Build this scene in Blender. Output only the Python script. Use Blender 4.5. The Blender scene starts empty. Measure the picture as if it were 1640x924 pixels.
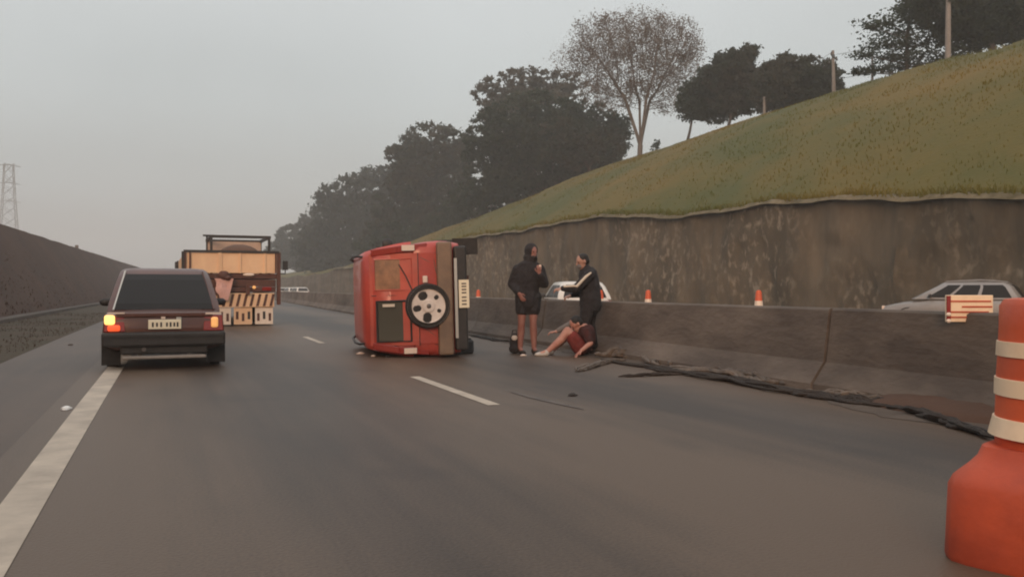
import bpy, bmesh, math, random
import numpy as np
from mathutils import Vector, Matrix, Euler
random.seed(7); RNG = np.random.default_rng(7)
S = bpy.context.scene; COL = S.collection
R = math.radians

# ------------------------------------------------------------------ camera, sky, sun, exposure
YAW = R(22.3); CAM_H = 1.05; F = 1366.0; HX, HY = 820.0, 463.0
cam = bpy.data.cameras.new('camera'); cam.lens = 36 * F / 1640; cam.sensor_width = 36
cam.clip_start = 0.05; cam.clip_end = 5000
camo = bpy.data.objects.new('camera', cam); COL.objects.link(camo)
camo.location = (0, 0, CAM_H); camo.rotation_euler = (R(90), 0, -YAW)
cam.shift_y = (463 - 462) / 1640
S.camera = camo
S.view_settings.view_transform = 'Standard'; S.view_settings.look = 'None'
S.view_settings.exposure = 0.0; S.view_settings.gamma = 1.0
S.cycles.filter_width = 2.0
S.cycles.max_bounces = 6; S.cycles.volume_bounces = 1
S.cycles.use_denoising = True

SUN_EL, SUN_AZ = R(13), R(32)         # light travels towards +Y, a little to +X
W = bpy.data.worlds.new('World'); S.world = W; W.use_nodes = True
nt = W.node_tree; nt.nodes.clear()
wo = nt.nodes.new('ShaderNodeOutputWorld'); bg = nt.nodes.new('ShaderNodeBackground')
sky = nt.nodes.new('ShaderNodeTexSky'); sky.sky_type = 'NISHITA'; sky.sun_disc = False
sky.sun_elevation = SUN_EL; sky.sun_rotation = math.pi + SUN_AZ
sky.dust_density = 6.0; sky.air_density = 1.5; sky.ozone_density = 1.0
tc = nt.nodes.new('ShaderNodeTexCoord'); sep = nt.nodes.new('ShaderNodeSeparateXYZ')
ramp = nt.nodes.new('ShaderNodeValToRGB'); ramp.color_ramp.interpolation = 'EASE'
cr = ramp.color_ramp
cr.elements[0].position = 0.0; cr.elements[0].color = (.45, .43, .415, 1)
cr.elements[1].position = 1.0; cr.elements[1].color = (1.10, 1.11, 1.12, 1)
for p, c in ((.05, (.49, .485, .475, 1)), (.12, (.55, .57, .57, 1)), (.22, (.625, .66, .665, 1)), (.34, (.70, .73, .735, 1))):
    e = cr.elements.new(p); e.color = c
cl = nt.nodes.new('ShaderNodeTexNoise'); cl.inputs['Scale'].default_value = 2.2; cl.inputs['Detail'].default_value = 4
clm = nt.nodes.new('ShaderNodeMapRange'); clm.inputs[1].default_value = .3; clm.inputs[2].default_value = .7
clm.inputs[3].default_value = 9.3; clm.inputs[4].default_value = 10.7
mul = nt.nodes.new('ShaderNodeVectorMath'); mul.operation = 'SCALE'
mix = nt.nodes.new('ShaderNodeMix'); mix.data_type = 'RGBA'; mix.inputs[0].default_value = 0.90
L = nt.links.new
L(tc.outputs['Generated'], sep.inputs[0]); L(sep.outputs['Z'], ramp.inputs[0])
L(tc.outputs['Generated'], cl.inputs['Vector']); L(cl.outputs['Fac'], clm.inputs[0])
L(ramp.outputs['Color'], mul.inputs[0]); L(clm.outputs[0], mul.inputs['Scale'])
L(sky.outputs['Color'], mix.inputs[6]); L(mul.outputs[0], mix.inputs[7])
L(mix.outputs[2], bg.inputs['Color']); bg.inputs['Strength'].default_value = 0.1
L(bg.outputs[0], wo.inputs['Surface'])
sl = bpy.data.lights.new('sun', 'SUN'); sl.energy = 1.9; sl.angle = R(22); sl.color = (1.0, .60, .36)
so = bpy.data.objects.new('sun', sl); COL.objects.link(so)
so.rotation_euler = Vector((math.sin(SUN_AZ) * math.cos(SUN_EL), math.cos(SUN_AZ) * math.cos(SUN_EL), -math.sin(SUN_EL))).to_track_quat('-Z', 'Y').to_euler()
so.location = (0, 0, 60)

# ------------------------------------------------------------------ where a sight line meets a plane
SA, CA = math.sin(YAW), math.cos(YAW)
def on_ground(px, py, z=0.0):
    d = F * (CAM_H - z) / (py - HY); u = (px - HX) / F
    return Vector((d * (SA + u * CA), d * (CA - u * SA), z))
def at_depth(px, py, d):
    u = (px - HX) / F
    return Vector((d * (SA + u * CA), d * (CA - u * SA), CAM_H + d * (HY - py) / F))
def at_side(px, py, X):
    u = (px - HX) / F
    return at_depth(px, py, X / (SA + u * CA))

# ------------------------------------------------------------------ materials
def mat(name, c, rough=.7, c2=None, scale=4.0, bump=0.0, bscale=None, metallic=0.0, stretch=None, detail=6, emit=None, spec=.5, coat=0.0, lo=.35, hi=.65):
    m = bpy.data.materials.new(name); m.use_nodes = True
    n = m.node_tree.nodes; lk = m.node_tree.links.new; b = n['Principled BSDF']
    b.inputs['Base Color'].default_value = (*c, 1); b.inputs['Roughness'].default_value = rough
    b.inputs['Metallic'].default_value = metallic; b.inputs['Specular IOR Level'].default_value = spec
    b.inputs['Coat Weight'].default_value = coat
    t = n.new('ShaderNodeTexCoord'); mp = n.new('ShaderNodeMapping'); lk(t.outputs['Object'], mp.inputs[0])
    if stretch: mp.inputs['Scale'].default_value = stretch
    if c2 is not None:
        z = n.new('ShaderNodeTexNoise'); z.inputs['Scale'].default_value = scale; z.inputs['Detail'].default_value = detail
        z.inputs['Roughness'].default_value = .65
        lk(mp.outputs[0], z.inputs['Vector'])
        r = n.new('ShaderNodeMapRange'); r.inputs[1].default_value = lo; r.inputs[2].default_value = hi
        lk(z.outputs['Fac'], r.inputs[0])
        x = n.new('ShaderNodeMix'); x.data_type = 'RGBA'
        x.inputs[6].default_value = (*c, 1); x.inputs[7].default_value = (*c2, 1)
        lk(r.outputs[0], x.inputs[0]); lk(x.outputs[2], b.inputs['Base Color'])
    if bump:
        z2 = n.new('ShaderNodeTexNoise'); z2.inputs['Scale'].default_value = bscale or scale * 3; z2.inputs['Detail'].default_value = 8
        lk(mp.outputs[0], z2.inputs['Vector'])
        bm_ = n.new('ShaderNodeBump'); bm_.inputs['Strength'].default_value = bump; bm_.inputs['Distance'].default_value = .05
        lk(z2.outputs['Fac'], bm_.inputs['Height']); lk(bm_.outputs[0], b.inputs['Normal'])
    if emit:
        b.inputs['Emission Color'].default_value = (*emit[0], 1); b.inputs['Emission Strength'].default_value = emit[1]
    return m

def asphalt(name, base, dark, tracks=True):
    """worn asphalt: aggregate grain, broad patches and the oil-darkened middle of each lane"""
    m = bpy.data.materials.new(name); m.use_nodes = True
    n = m.node_tree.nodes; lk = m.node_tree.links.new; b = n['Principled BSDF']
    b.inputs['Roughness'].default_value = .5; b.inputs['Specular IOR Level'].default_value = .36
    g = n.new('ShaderNodeNewGeometry'); sp = n.new('ShaderNodeSeparateXYZ'); lk(g.outputs['Position'], sp.inputs[0])
    def noise(scale, stretch, detail=6):
        mp = n.new('ShaderNodeMapping'); mp.inputs['Scale'].default_value = stretch; lk(g.outputs['Position'], mp.inputs[0])
        z = n.new('ShaderNodeTexNoise'); z.inputs['Scale'].default_value = scale; z.inputs['Detail'].default_value = detail
        lk(mp.outputs[0], z.inputs['Vector']); return z.outputs['Fac']
    def math_(op, a, bb, clamp=False):
        q = n.new('ShaderNodeMath'); q.operation = op; q.use_clamp = clamp
        for i, v in enumerate((a, bb)):
            if isinstance(v, (int, float)): q.inputs[i].default_value = v
            else: lk(v, q.inputs[i])
        return q.outputs[0]
    big = noise(.28, (1, .35, 1), 3); mid = noise(2.0, (1, .25, 1), 5); grain = noise(60, (1, 1, 1), 4)
    f = math_('MULTIPLY', math_('SUBTRACT', big, .42), 2.2)
    if tracks:
        w = math_('MULTIPLY', math_('SUBTRACT', sp.outputs['X'], 1.15), 2 * math.pi / 3.3)
        cs = math_('COSINE', w, 0.0)
        f = math_('ADD', f, math_('MULTIPLY', cs, .42))
    f = math_('ADD', f, math_('MULTIPLY', math_('SUBTRACT', mid, .5), .9))
    f = math_('ADD', f, math_('MULTIPLY', math_('SUBTRACT', grain, .5), 1.5))
    streak = noise(5.0, (1, .03, 1), 4); spots = noise(1.1, (1, .6, 1), 7)
    f = math_('ADD', f, math_('MULTIPLY', math_('SUBTRACT', streak, .5), .9))
    f = math_('ADD', f, math_('MULTIPLY', math_('MAXIMUM', math_('SUBTRACT', spots, .60), 0.0), 3.0))
    f = math_('ADD', f, .25, True)
    x = n.new('ShaderNodeMix'); x.data_type = 'RGBA'; x.inputs[6].default_value = (*base, 1); x.inputs[7].default_value = (*dark, 1)
    lk(f, x.inputs[0]); lk(x.outputs[2], b.inputs['Base Color'])
    bp = n.new('ShaderNodeBump'); bp.inputs['Strength'].default_value = .35; bp.inputs['Distance'].default_value = .01
    lk(grain, bp.inputs['Height']); lk(bp.outputs[0], b.inputs['Normal'])
    return m

M = {}
M['road'] = asphalt('asphalt', (.122, .081, .054), (.046, .031, .022))
M['shoulder'] = asphalt('shoulder_asphalt', (.100, .060, .037), (.052, .031, .020), False)
M['far_road'] = asphalt('far_asphalt', (.13, .10, .082), (.08, .065, .054), False)
M['soil'] = mat('dry_soil', (.12, .088, .066), .95, (.075, .055, .042), 1.6, .5, 12)
M['hill'] = mat('slope_grass', (.140, .092, .012), .95, (.064, .070, .011), .08, .6, 6, lo=.38, hi=.62, detail=8)
M['bank'] = mat('dark_bank', (.100, .050, .031), .95, (.066, .036, .023), .35, .4, 5)
M['verge'] = mat('verge_soil', (.085, .052, .032), .95, (.050, .038, .017), .7, .5, 10)
M['ground'] = mat('far_grass', (.06, .055, .035), .95, (.08, .06, .04), .05)
M['paint'] = mat('road_paint', (.56, .46, .36), .7, (.38, .31, .245), 2.5, .1, 60, detail=10)
M['conc'] = mat('barrier_concrete', (.19, .15, .12), .85, (.085, .065, .053), 1.1, .35, 14, stretch=(1, .45, 1.2))
M['conc2'] = mat('barrier_concrete_stained', (.165, .128, .10), .85, (.075, .057, .046), 1.4, .35, 14, stretch=(1, .5, 1.2))
M['wall'] = mat('sprayed_concrete', (.140, .108, .072), .95, (.062, .050, .034), .55, .9, 3.0, stretch=(1, 1, .3), detail=12)
def flecks(m, c, scale, lo, hi, amount=1.0, stretch=(1, 1, 1)):
    n = m.node_tree.nodes; lk = m.node_tree.links.new; b = n['Principled BSDF']; src = b.inputs['Base Color'].links[0].from_socket
    t = n.new('ShaderNodeTexCoord'); mp = n.new('ShaderNodeMapping'); mp.inputs['Scale'].default_value = stretch; lk(t.outputs['Object'], mp.inputs[0])
    z = n.new('ShaderNodeTexNoise'); z.inputs['Scale'].default_value = scale; z.inputs['Detail'].default_value = 5; lk(mp.outputs[0], z.inputs['Vector'])
    big = n.new('ShaderNodeTexNoise'); big.inputs['Scale'].default_value = .16; big.inputs['Detail'].default_value = 3; lk(t.outputs['Object'], big.inputs['Vector'])
    r = n.new('ShaderNodeMapRange'); r.inputs[1].default_value = lo; r.inputs[2].default_value = hi; r.inputs[4].default_value = amount; lk(z.outputs['Fac'], r.inputs[0])
    r2 = n.new('ShaderNodeMapRange'); r2.inputs[1].default_value = .42; r2.inputs[2].default_value = .58; lk(big.outputs['Fac'], r2.inputs[0])
    q = n.new('ShaderNodeMath'); q.operation = 'MULTIPLY'; lk(r.outputs[0], q.inputs[0]); lk(r2.outputs[0], q.inputs[1])
    x = n.new('ShaderNodeMix'); x.data_type = 'RGBA'; x.inputs[7].default_value = (*c, 1); lk(q.outputs[0], x.inputs[0]); lk(src, x.inputs[6]); lk(x.outputs[2], b.inputs['Base Color'])
flecks(M['wall'], (.26, .215, .16), 3.4, .52, .68, .8, (1, 1, .7))
M['lip'] = mat('pale_lip', (.19, .15, .09), .95, (.075, .06, .025), 1.2, .5, 6)
M['gutter'] = mat('gutter_concrete', (.125, .095, .075), .9, (.08, .06, .046), 1.0)
M['bark'] = mat('bark', (.085, .07, .06), .95, (.05, .04, .035), 3, .5, 12, stretch=(1, 1, .3))
M['bark_pale'] = mat('bark_pale', (.15, .125, .11), .95, (.09, .075, .065), 3, .4, 12, stretch=(1, 1, .3))
def see_through(m, f=.5):
    """thin leaves pass part of the light on to their other side"""
    n = m.node_tree.nodes; lk = m.node_tree.links.new; b = n['Principled BSDF']; src = b.inputs['Base Color'].links[0].from_socket
    t = n.new('ShaderNodeBsdfTranslucent'); lk(src, t.inputs['Color']); x = n.new('ShaderNodeMixShader'); x.inputs[0].default_value = f
    lk(b.outputs[0], x.inputs[1]); lk(t.outputs[0], x.inputs[2]); lk(x.outputs[0], n['Material Output'].inputs['Surface'])
def leafmat(name, c, c2):
    m = mat(name, c, .8, c2, .35, 0, detail=3, spec=.1, lo=.42, hi=.58); see_through(m); return m
M['leaf_dark'] = leafmat('leaf_dark', (.040, .056, .040), (.062, .076, .052))
M['leaf_far'] = leafmat('leaf_far', (.046, .060, .052), (.066, .076, .062))
M['leaf_brown'] = leafmat('leaf_brown', (.076, .074, .056), (.052, .064, .048))
M['leaf_pale'] = leafmat('leaf_pale', (.11, .105, .085), (.08, .076, .062))
M['leaf_twig'] = leafmat('leaf_twig', (.15, .115, .09), (.19, .15, .12))
M['grass'] = mat('grass_blade', (.23, .155, .026), .8, (.12, .128, .026), .08, detail=8, spec=.2, lo=.38, hi=.62)
M['grass_dark'] = leafmat('grass_blade_dark', (.085, .054, .030), (.11, .06, .038))
M['black'] = mat('black_plastic', (.022, .02, .019), .55, (.035, .03, .028), 8)
M['rubber'] = mat('rubber', (.02, .018, .017), .85, (.035, .03, .027), 12)
see_through(M['grass'])
M['glass'] = mat('tinted_glass', (.020, .018, .017), .28, spec=.2)
M['glass_warm'] = mat('orange_reflection_glass', (.34, .15, .07), .3, (.06, .024, .012), 2.6, spec=.6)  # warm reflection painted into the pane's colour, mottled orange to brown
M['glass_green'] = mat('tailgate_glass', (.05, .052, .042), .2, spec=.6)
M['chrome'] = mat('bright_trim', (.6, .56, .5), .3, metallic=.6)
M['steel'] = mat('steel', (.16, .14, .13), .5, (.09, .08, .07), 6, metallic=.5)
M['steel_pale'] = mat('galvanised_steel', (.34, .30, .27), .5, (.26, .23, .2), 6)
M['rust'] = mat('rusty_steel', (.125, .046, .030), .7, (.07, .03, .022), 4)
M['maroon'] = mat('maroon_paint', (.105, .032, .018), .36, (.078, .025, .015), 3, coat=.35)
M['red'] = mat('red_paint', (.50, .070, .046), .40, (.30, .042, .032), 1.3, .25, 3, coat=.25, lo=.4, hi=.7)
M['white'] = mat('white_paint', (.72, .68, .62), .35, (.62, .58, .53), 2, coat=.3)
M['silver'] = mat('silver_paint', (.30, .285, .275), .42, (.26, .245, .235), 2, metallic=.25, coat=.3)
M['alloy'] = mat('wheel_alloy', (.74, .66, .6), .45, (.55, .48, .43), 6)
M['plate'] = mat('plate_reflective', (.82, .74, .56), .5)
M['cream'] = mat('cream_board', (.84, .56, .34), .6, (.72, .45, .27), 1.6, stretch=(1, 1, .5))
M['pink'] = mat('pink_cloth', (.72, .42, .36), .9, (.6, .34, .29), 6)
M['orange'] = mat('orange_plastic', (.74, .125, .038), .5, (.52, .085, .034), 2.2, .12, 9, detail=10)
M['orange_deep'] = mat('orange_base_plastic', (.56, .085, .03), .6, (.36, .055, .026), 2.5, .15, 9, detail=10)
M['reflect'] = mat('reflective_band', (.92, .70, .48), .4, (.70, .50, .34), 4, detail=10, lo=.45, hi=.8)
M['reflect_w'] = mat('reflective_white', (.85, .72, .6), .4, (.75, .6, .48), 5)
M['lamp_on'] = mat('lit_lamp', (.9, .5, .2), .3, emit=((1.0, .58, .16), 1.7))
M['lamp_red_on'] = mat('lit_red_lamp', (.8, .1, .04), .3, emit=((1.0, .12, .03), .75))
M['lamp_amber_on'] = mat('lit_amber_lamp', (.9, .5, .2), .3, emit=((1.0, .45, .13), .45))
M['lamp_red'] = mat('red_lamp', (.26, .022, .015), .2, coat=.5)
M['lamp_amber'] = mat('amber_lamp', (.6, .22, .04), .2, coat=.5)
M['lamp_clear'] = mat('clear_lamp', (.75, .6, .5), .2, coat=.5)
M['skin'] = mat('skin', (.42, .24, .18), .6, (.36, .19, .14), 9)
M['skin_pink'] = mat('skin_flushed', (.30, .145, .115), .6, (.24, .10, .08), 7)
M['skin_bright'] = mat('skin_scraped', (.50, .27, .21), .6, (.38, .16, .12), 7)
M['cloth_black'] = mat('black_cloth', (.018, .015, .017), .95, (.028, .024, .025), 10, .7, 16)
M['cloth_black2'] = mat('black_track_cloth', (.015, .014, .016), .9, (.024, .021, .023), 10, .7, 16)
M['cloth_red'] = mat('dark_red_cloth', (.060, .013, .011), .9, (.035, .010, .009), 10, .7, 16)
M['cloth_red2'] = mat('red_shorts_cloth', (.20, .030, .024), .9, (.12, .02, .016), 10, .5, 16)
M['cloth_grey'] = mat('grey_cloth', (.2, .18, .17), .9, (.15, .135, .13), 12, .3, 60)
M['stripe'] = mat('pale_stripe', (.62, .54, .44), .8)
M['hair'] = mat('dark_hair', (.014, .011, .01), .7)
M['lip_skin'] = mat('mouth', (.22, .08, .07), .6)
M['shoe'] = mat('white_shoe', (.5, .46, .42), .7)
M['debris'] = mat('wreckage_grey', (.19, .15, .12), .75, (.075, .058, .046), 4, .4, 20)
M['debris_dark'] = mat('wreckage_dark', (.022, .015, .012), .8, (.04, .028, .02), 5, .4, 20)
M['skid'] = mat('scraped_asphalt', (.085, .066, .056), .8, (.15, .12, .10), 5, stretch=(1, .4, 1), detail=10)
M['paper'] = mat('white_paper', (.85, .82, .78), .7)
M['pole'] = mat('pole_concrete', (.27, .24, .22), .8, (.2, .18, .165), 2)
M['pylon'] = mat('galvanised_lattice', (.16, .16, .16), .6)
M['wire'] = mat('wire', (.05, .05, .05), .6)

# ------------------------------------------------------------------ mesh helpers
class MB:
    def __init__(s): s.v = []; s.f = []; s.m = []; s.mi = 0
    def add(s, vs, fs):
        o = len(s.v); s.v += [tuple(p) for p in vs]
        for f in fs: s.f.append([i + o for i in f]); s.m.append(s.mi)
        return s
    def box(s, c, d, rz=0, rot=None):
        hx, hy, hz = d[0] / 2, d[1] / 2, d[2] / 2
        mt = rot if rot is not None else Matrix.Rotation(rz, 3, 'Z'); c = Vector(c)
        vs = [c + mt @ Vector((x * hx, y * hy, z * hz)) for z in (-1, 1) for y in (-1, 1) for x in (-1, 1)]
        return s.add(vs, [(0, 2, 3, 1), (4, 5, 7, 6), (0, 1, 5, 4), (2, 6, 7, 3), (0, 4, 6, 2), (1, 3, 7, 5)])
    def slab(s, p, t):
        """four corners (counter-clockwise from outside) given a thickness inwards"""
        p = [Vector(q) for q in p]; n = (p[1] - p[0]).cross(p[3] - p[0]).normalized()
        q = [a - n * t for a in p]
        return s.add(p + q, [(0, 1, 2, 3), (7, 6, 5, 4), (0, 4, 5, 1), (1, 5, 6, 2), (2, 6, 7, 3), (3, 7, 4, 0)])
    def loft(s, rings, caps=True):
        n = len(rings[0]); vs = [p for r in rings for p in r]; fs = []
        for k in range(len(rings) - 1):
            for i in range(n):
                j = (i + 1) % n
                fs.append((k * n + i, k * n + j, (k + 1) * n + j, (k + 1) * n + i))
        if caps: fs += [tuple(range(n))[::-1], tuple((len(rings) - 1) * n + i for i in range(n))]
        return s.add(vs, fs)
    def tube(s, pts, radii, n=8):
        pts = [Vector(p) for p in pts]
        if not hasattr(radii, '__len__'): radii = [radii] * len(pts)
        rings = []; ref = None
        for i, p in enumerate(pts):
            t = (pts[min(i + 1, len(pts) - 1)] - pts[max(i - 1, 0)]).normalized()
            if ref is None: ref = t.orthogonal().normalized()
            a = (ref - t * ref.dot(t)); a = a.normalized() if a.length > 1e-6 else t.orthogonal().normalized()
            ref = a; b = t.cross(a)
            rings.append([p + (a * math.cos(2 * math.pi * k / n) + b * math.sin(2 * math.pi * k / n)) * radii[i] for k in range(n)])
        return s.loft(rings)
    def lathe(s, prof, o=(0, 0, 0), axis='Z', n=24, caps=True):
        """prof: (radius, height along the axis)"""
        o = Vector(o); rings = []
        for r, h in prof:
            ring = []
            for k in range(n):
                a = 2 * math.pi * k / n; x, y = r * math.cos(a), r * math.sin(a)
                q = {'Z': (x, y, h), 'X': (h, x, y), 'Y': (y, h, x)}[axis]
                ring.append(o + Vector(q))
            rings.append(ring)
        return s.loft(rings, caps)
    def ell(s, c, r, nu=12, nv=8, rot=None):
        c = Vector(c); rings = []
        for j in range(1, nv):
            th = math.pi * j / nv
            ring = []
            for i in range(nu):
                a = 2 * math.pi * i / nu
                q = Vector((r[0] * math.sin(th) * math.cos(a), r[1] * math.sin(th) * math.sin(a), -r[2] * math.cos(th)))
                ring.append(c + (rot @ q if rot else q))
            rings.append(ring)
        return s.loft(rings)
    def cap(s, p0, r0, p1, r1, n=10):
        """a round-ended tapering limb"""
        s.ell(p0, (r0,) * 3, n, 6); s.ell(p1, (r1,) * 3, n, 6)
        return s.tube([p0, p1], [r0, r1], n)
    def build(s, name, m, parent=None, smooth=False, bevel=0.0, kind=None):
        me = bpy.data.meshes.new(name); me.from_pydata(s.v, [], s.f)
        ms = m if isinstance(m, (list, tuple)) else [m]
        for q in ms: me.materials.append(q)
        if len(ms) > 1: me.polygons.foreach_set('material_index', s.m)
        bm = bmesh.new(); bm.from_mesh(me); bmesh.ops.recalc_face_normals(bm, faces=bm.faces); bm.to_mesh(me); bm.free()
        o = bpy.data.objects.new(name, me); COL.objects.link(o)
        if parent: o.parent = parent
        if smooth:
            me.polygons.foreach_set('use_smooth', [True] * len(me.polygons))
            me.set_sharp_from_angle(angle=R(42))
        if bevel:
            b = o.modifiers.new('bevel', 'BEVEL'); b.width = bevel; b.segments = 2; b.limit_method = 'ANGLE'; b.angle_limit = R(40)
        if kind: o['kind'] = kind
        return o

def np_mesh(name, verts, faces, m, parent=None, kind=None, smooth=False):
    """verts (N,3), faces (K,4)"""
    me = bpy.data.meshes.new(name); k = len(faces)
    me.vertices.add(len(verts)); me.vertices.foreach_set('co', np.ascontiguousarray(verts, dtype=np.float32).ravel())
    me.loops.add(k * 4); me.loops.foreach_set('vertex_index', np.ascontiguousarray(faces, dtype=np.int32).ravel())
    me.polygons.add(k); me.polygons.foreach_set('loop_start', np.arange(0, 4 * k, 4, dtype=np.int32))
    me.polygons.foreach_set('loop_total', np.full(k, 4, dtype=np.int32))
    if smooth: me.polygons.foreach_set('use_smooth', np.ones(k, dtype=bool))
    me.update(calc_edges=True); me.validate()
    for q in (m if isinstance(m, (list, tuple)) else [m]): me.materials.append(q)
    o = bpy.data.objects.new(name, me); COL.objects.link(o)
    if parent: o.parent = parent
    if kind: o['kind'] = kind
    return o

def tag(o, label, cat, group=None):
    o['label'] = label; o['category'] = cat
    if group: o['group'] = group
    return o
def thing(name, label, cat, loc=(0, 0, 0), rz=0, group=None):
    o = bpy.data.objects.new(name, None); o.empty_display_size = .3; COL.objects.link(o)
    o.location = loc; o.rotation_euler = (0, 0, rz)
    return tag(o, label, cat, group)
def dup(root, loc, rz, label, group=None):
    r = root.copy(); COL.objects.link(r); r.location = loc; r.rotation_euler = (0, 0, rz); r['label'] = label
    if group: r['group'] = group
    for ch in list(root.children):
        c = ch.copy(); COL.objects.link(c); c.parent = r
        for g in ch.children:
            d = g.copy(); COL.objects.link(d); d.parent = c
    return r
def structure(o): o['kind'] = 'structure'; return o

def remeshed(mb, name, m, parent, voxel=.012, smooth_it=4):
    """overlapping limbs fused into one continuous skin"""
    o = mb.build(name, m)
    r = o.modifiers.new('r', 'REMESH'); r.mode = 'VOXEL'; r.voxel_size = voxel; r.use_smooth_shade = True
    if smooth_it:
        sm = o.modifiers.new('s', 'SMOOTH'); sm.iterations = smooth_it; sm.factor = .5
    dg = bpy.context.evaluated_depsgraph_get(); dg.update()
    me = bpy.data.meshes.new_from_object(o.evaluated_get(dg))
    o.modifiers.clear(); old = o.data; o.data = me; me.name = name; bpy.data.meshes.remove(old)
    if not me.materials: me.materials.append(m)
    me.polygons.foreach_set('use_smooth', [True] * len(me.polygons))
    o.parent = parent
    return o

# ------------------------------------------------------------------ ground and roads
def bend(y):
    y = max(y, 0.0)
    return .0004 * y * y if y < 60 else .0004 * 3600 + .048 * (y - 60)
YS = [-40, -25, -15, -8, -4, 0, 3, 6, 9, 12, 16, 20, 25, 30, 36, 44, 54, 66, 80, 100, 125, 155, 200, 260, 330, 420, 520]
def ribbon(name, xl, xr, z, m, ys=YS, follow=True):
    vs = []; fs = []
    for y in ys:
        b = bend(y) if follow else 0
        l = xl(y) if callable(xl) else xl + b; r = xr(y) if callable(xr) else xr + b
        vs += [(l, y, z), (r, y, z)]
    for i in range(len(ys) - 1): fs.append((2 * i, 2 * i + 1, 2 * i + 3, 2 * i + 2))
    return structure(MB().add(vs, fs).build(name, m))
TOE = lambda y: float(np.interp(y, [-40, -10, 3, 6.8, 12, 18, 28, 38, 80, 150, 300, 520], [5.6, 5.82, 6.04, 6.22, 6.5, 6.72, 7.05, 7.5, 9.7, 14, 25, 40]))
g = MB().add([(-400, -60, -.30), (420, -60, -.30), (420, 900, -.30), (-400, 900, -.30)], [(0, 1, 2, 3)]).build('ground', M['ground']); structure(g)
FAR_Z = -.15
ribbon('road', -.95, lambda y: TOE(y) + .35, 0, M['road'])
ribbon('road_shoulder', -2.2, -.95, -.004, M['shoulder'])
ribbon('verge', -5.6, -2.2, -.014, M['verge'])
ribbon('far_road', lambda y: TOE(y) + .35, lambda y: 24.5 + max(0, bend(y) - 6), FAR_Z, M['far_road'])
ribbon('lane_marking', -.74, -.54, .004, M['paint'])
ribbon('lane_marking', lambda y: TOE(y) + 1.15, lambda y: TOE(y) + 1.28, FAR_Z + .004, M['paint'])
for k in range(7):
    y0 = 4.0 + k * 9.4; vs = []
    for y in (y0, y0 + 2.5): vs += [(TOE(y) + 4.75, y, FAR_Z + .004), (TOE(y) + 4.87, y, FAR_Z + .004)]
    structure(MB().add(vs, [(0, 1, 3, 2)]).build('lane_dash', M['paint']))
# gutter kerb at the foot of the left bank
mb = MB(); rings = []
for y in YS:
    x = -5.0 + bend(y) * .6
    rings.append([(x - .22, y, -.1), (x + .22, y, -.1), (x + .20, y, .10), (x - .20, y, .12)])
structure(mb.loft(rings).build('kerb', M['gutter']))
# broken lane line between the two lanes
X_DASH = 2.76
for y0, y1 in ((7.2, 9.9), (16.7, 19.1), (26.1, 28.6), (35.5, 38.0), (44.9, 47.4)):
    vs = []
    for y in (y0, y1):
        b = bend(y) - .0; vs += [(X_DASH - .06 + b, y, .004), (X_DASH + .06 + b, y, .004)]
    structure(MB().add(vs, [(0, 1, 3, 2)]).build('lane_dash', M['paint']))
# dark scrape left on the asphalt by the slid car
p = [on_ground(a, b) for a, b in ((818, 628), (850, 636), (890, 645), (935, 656))]
vs = []
for i, (q, w) in enumerate(zip(p, (.03, .09, .10, .02))): vs += [(q.x - w * .4, q.y - w, .005), (q.x + w * .4, q.y + w, .005)]
structure(MB().add(vs, [(0, 1, 3, 2), (2, 3, 5, 4), (4, 5, 7, 6)]).build('skid_mark', M['skid']))
# patch of sand and dirt washed along the barrier foot
def strip_sheet(name, pts, z, m):
    vs = []; fs = []
    for a, b in pts: vs += [(a[0], a[1], z), (b[0], b[1], z)]
    for i in range(len(pts) - 1): fs.append((2 * i, 2 * i + 1, 2 * i + 3, 2 * i + 2))
    return structure(MB().add(vs, fs).build(name, m))
from mathutils import noise as mn
V_ = Vector
pts = []
for i in range(150):
    y = 1 + i * .16
    w = .16 + .14 * (1 + mn.noise(V_((y * 1.4, 0, 0)))) + .10 * random.random() + .30 * math.exp(-((y - 5.3) / 1.0) ** 2)
    pts.append(((TOE(y) - w, y), (TOE(y) + .05, y)))
strip_sheet('roadside_dirt', pts, .004, M['soil'])

# ------------------------------------------------------------------ left bank
def terrain(name, cols, ys, fn, m, noise=.25, seed=0):
    vs = []; fs = []; n = len(cols); rr = random.Random(seed)
    for y in ys:
        for j in range(n):
            x, z = fn(j, y)
            e = 0 if j in (0,) else noise
            vs.append((x + rr.uniform(-e, e) * .4, y, z + rr.uniform(-e, e) * .5))
    for i in range(len(ys) - 1):
        for j in range(n - 1):
            a = i * n + j; fs.append((a, a + 1, a + n + 1, a + n))
    return structure(MB().add(vs, fs).build(name, m, smooth=True))
def left_fn(j, y):
    t = (0, .15, .3, .45, .6, .75, .9, 1.0, 1.4, 3, 8, 14)[j]
    top = 4.25 + .006 * max(0, y - 40)
    b = bend(y) * .6
    if t <= 1: return -5.15 - 2.9 * t + b, -.1 + (top + .1) * (t ** .92)
    return -8.05 - (t - 1) * 2.4 + b, max(-.5, top - .03 * (t - 1) - (0 if t < 9 else 5))
terrain('embankment', range(12), list(np.arange(-40, 90, 1.6)) + list(np.arange(92, 520, 12)), left_fn, M['bank'], .05, 3)

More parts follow.
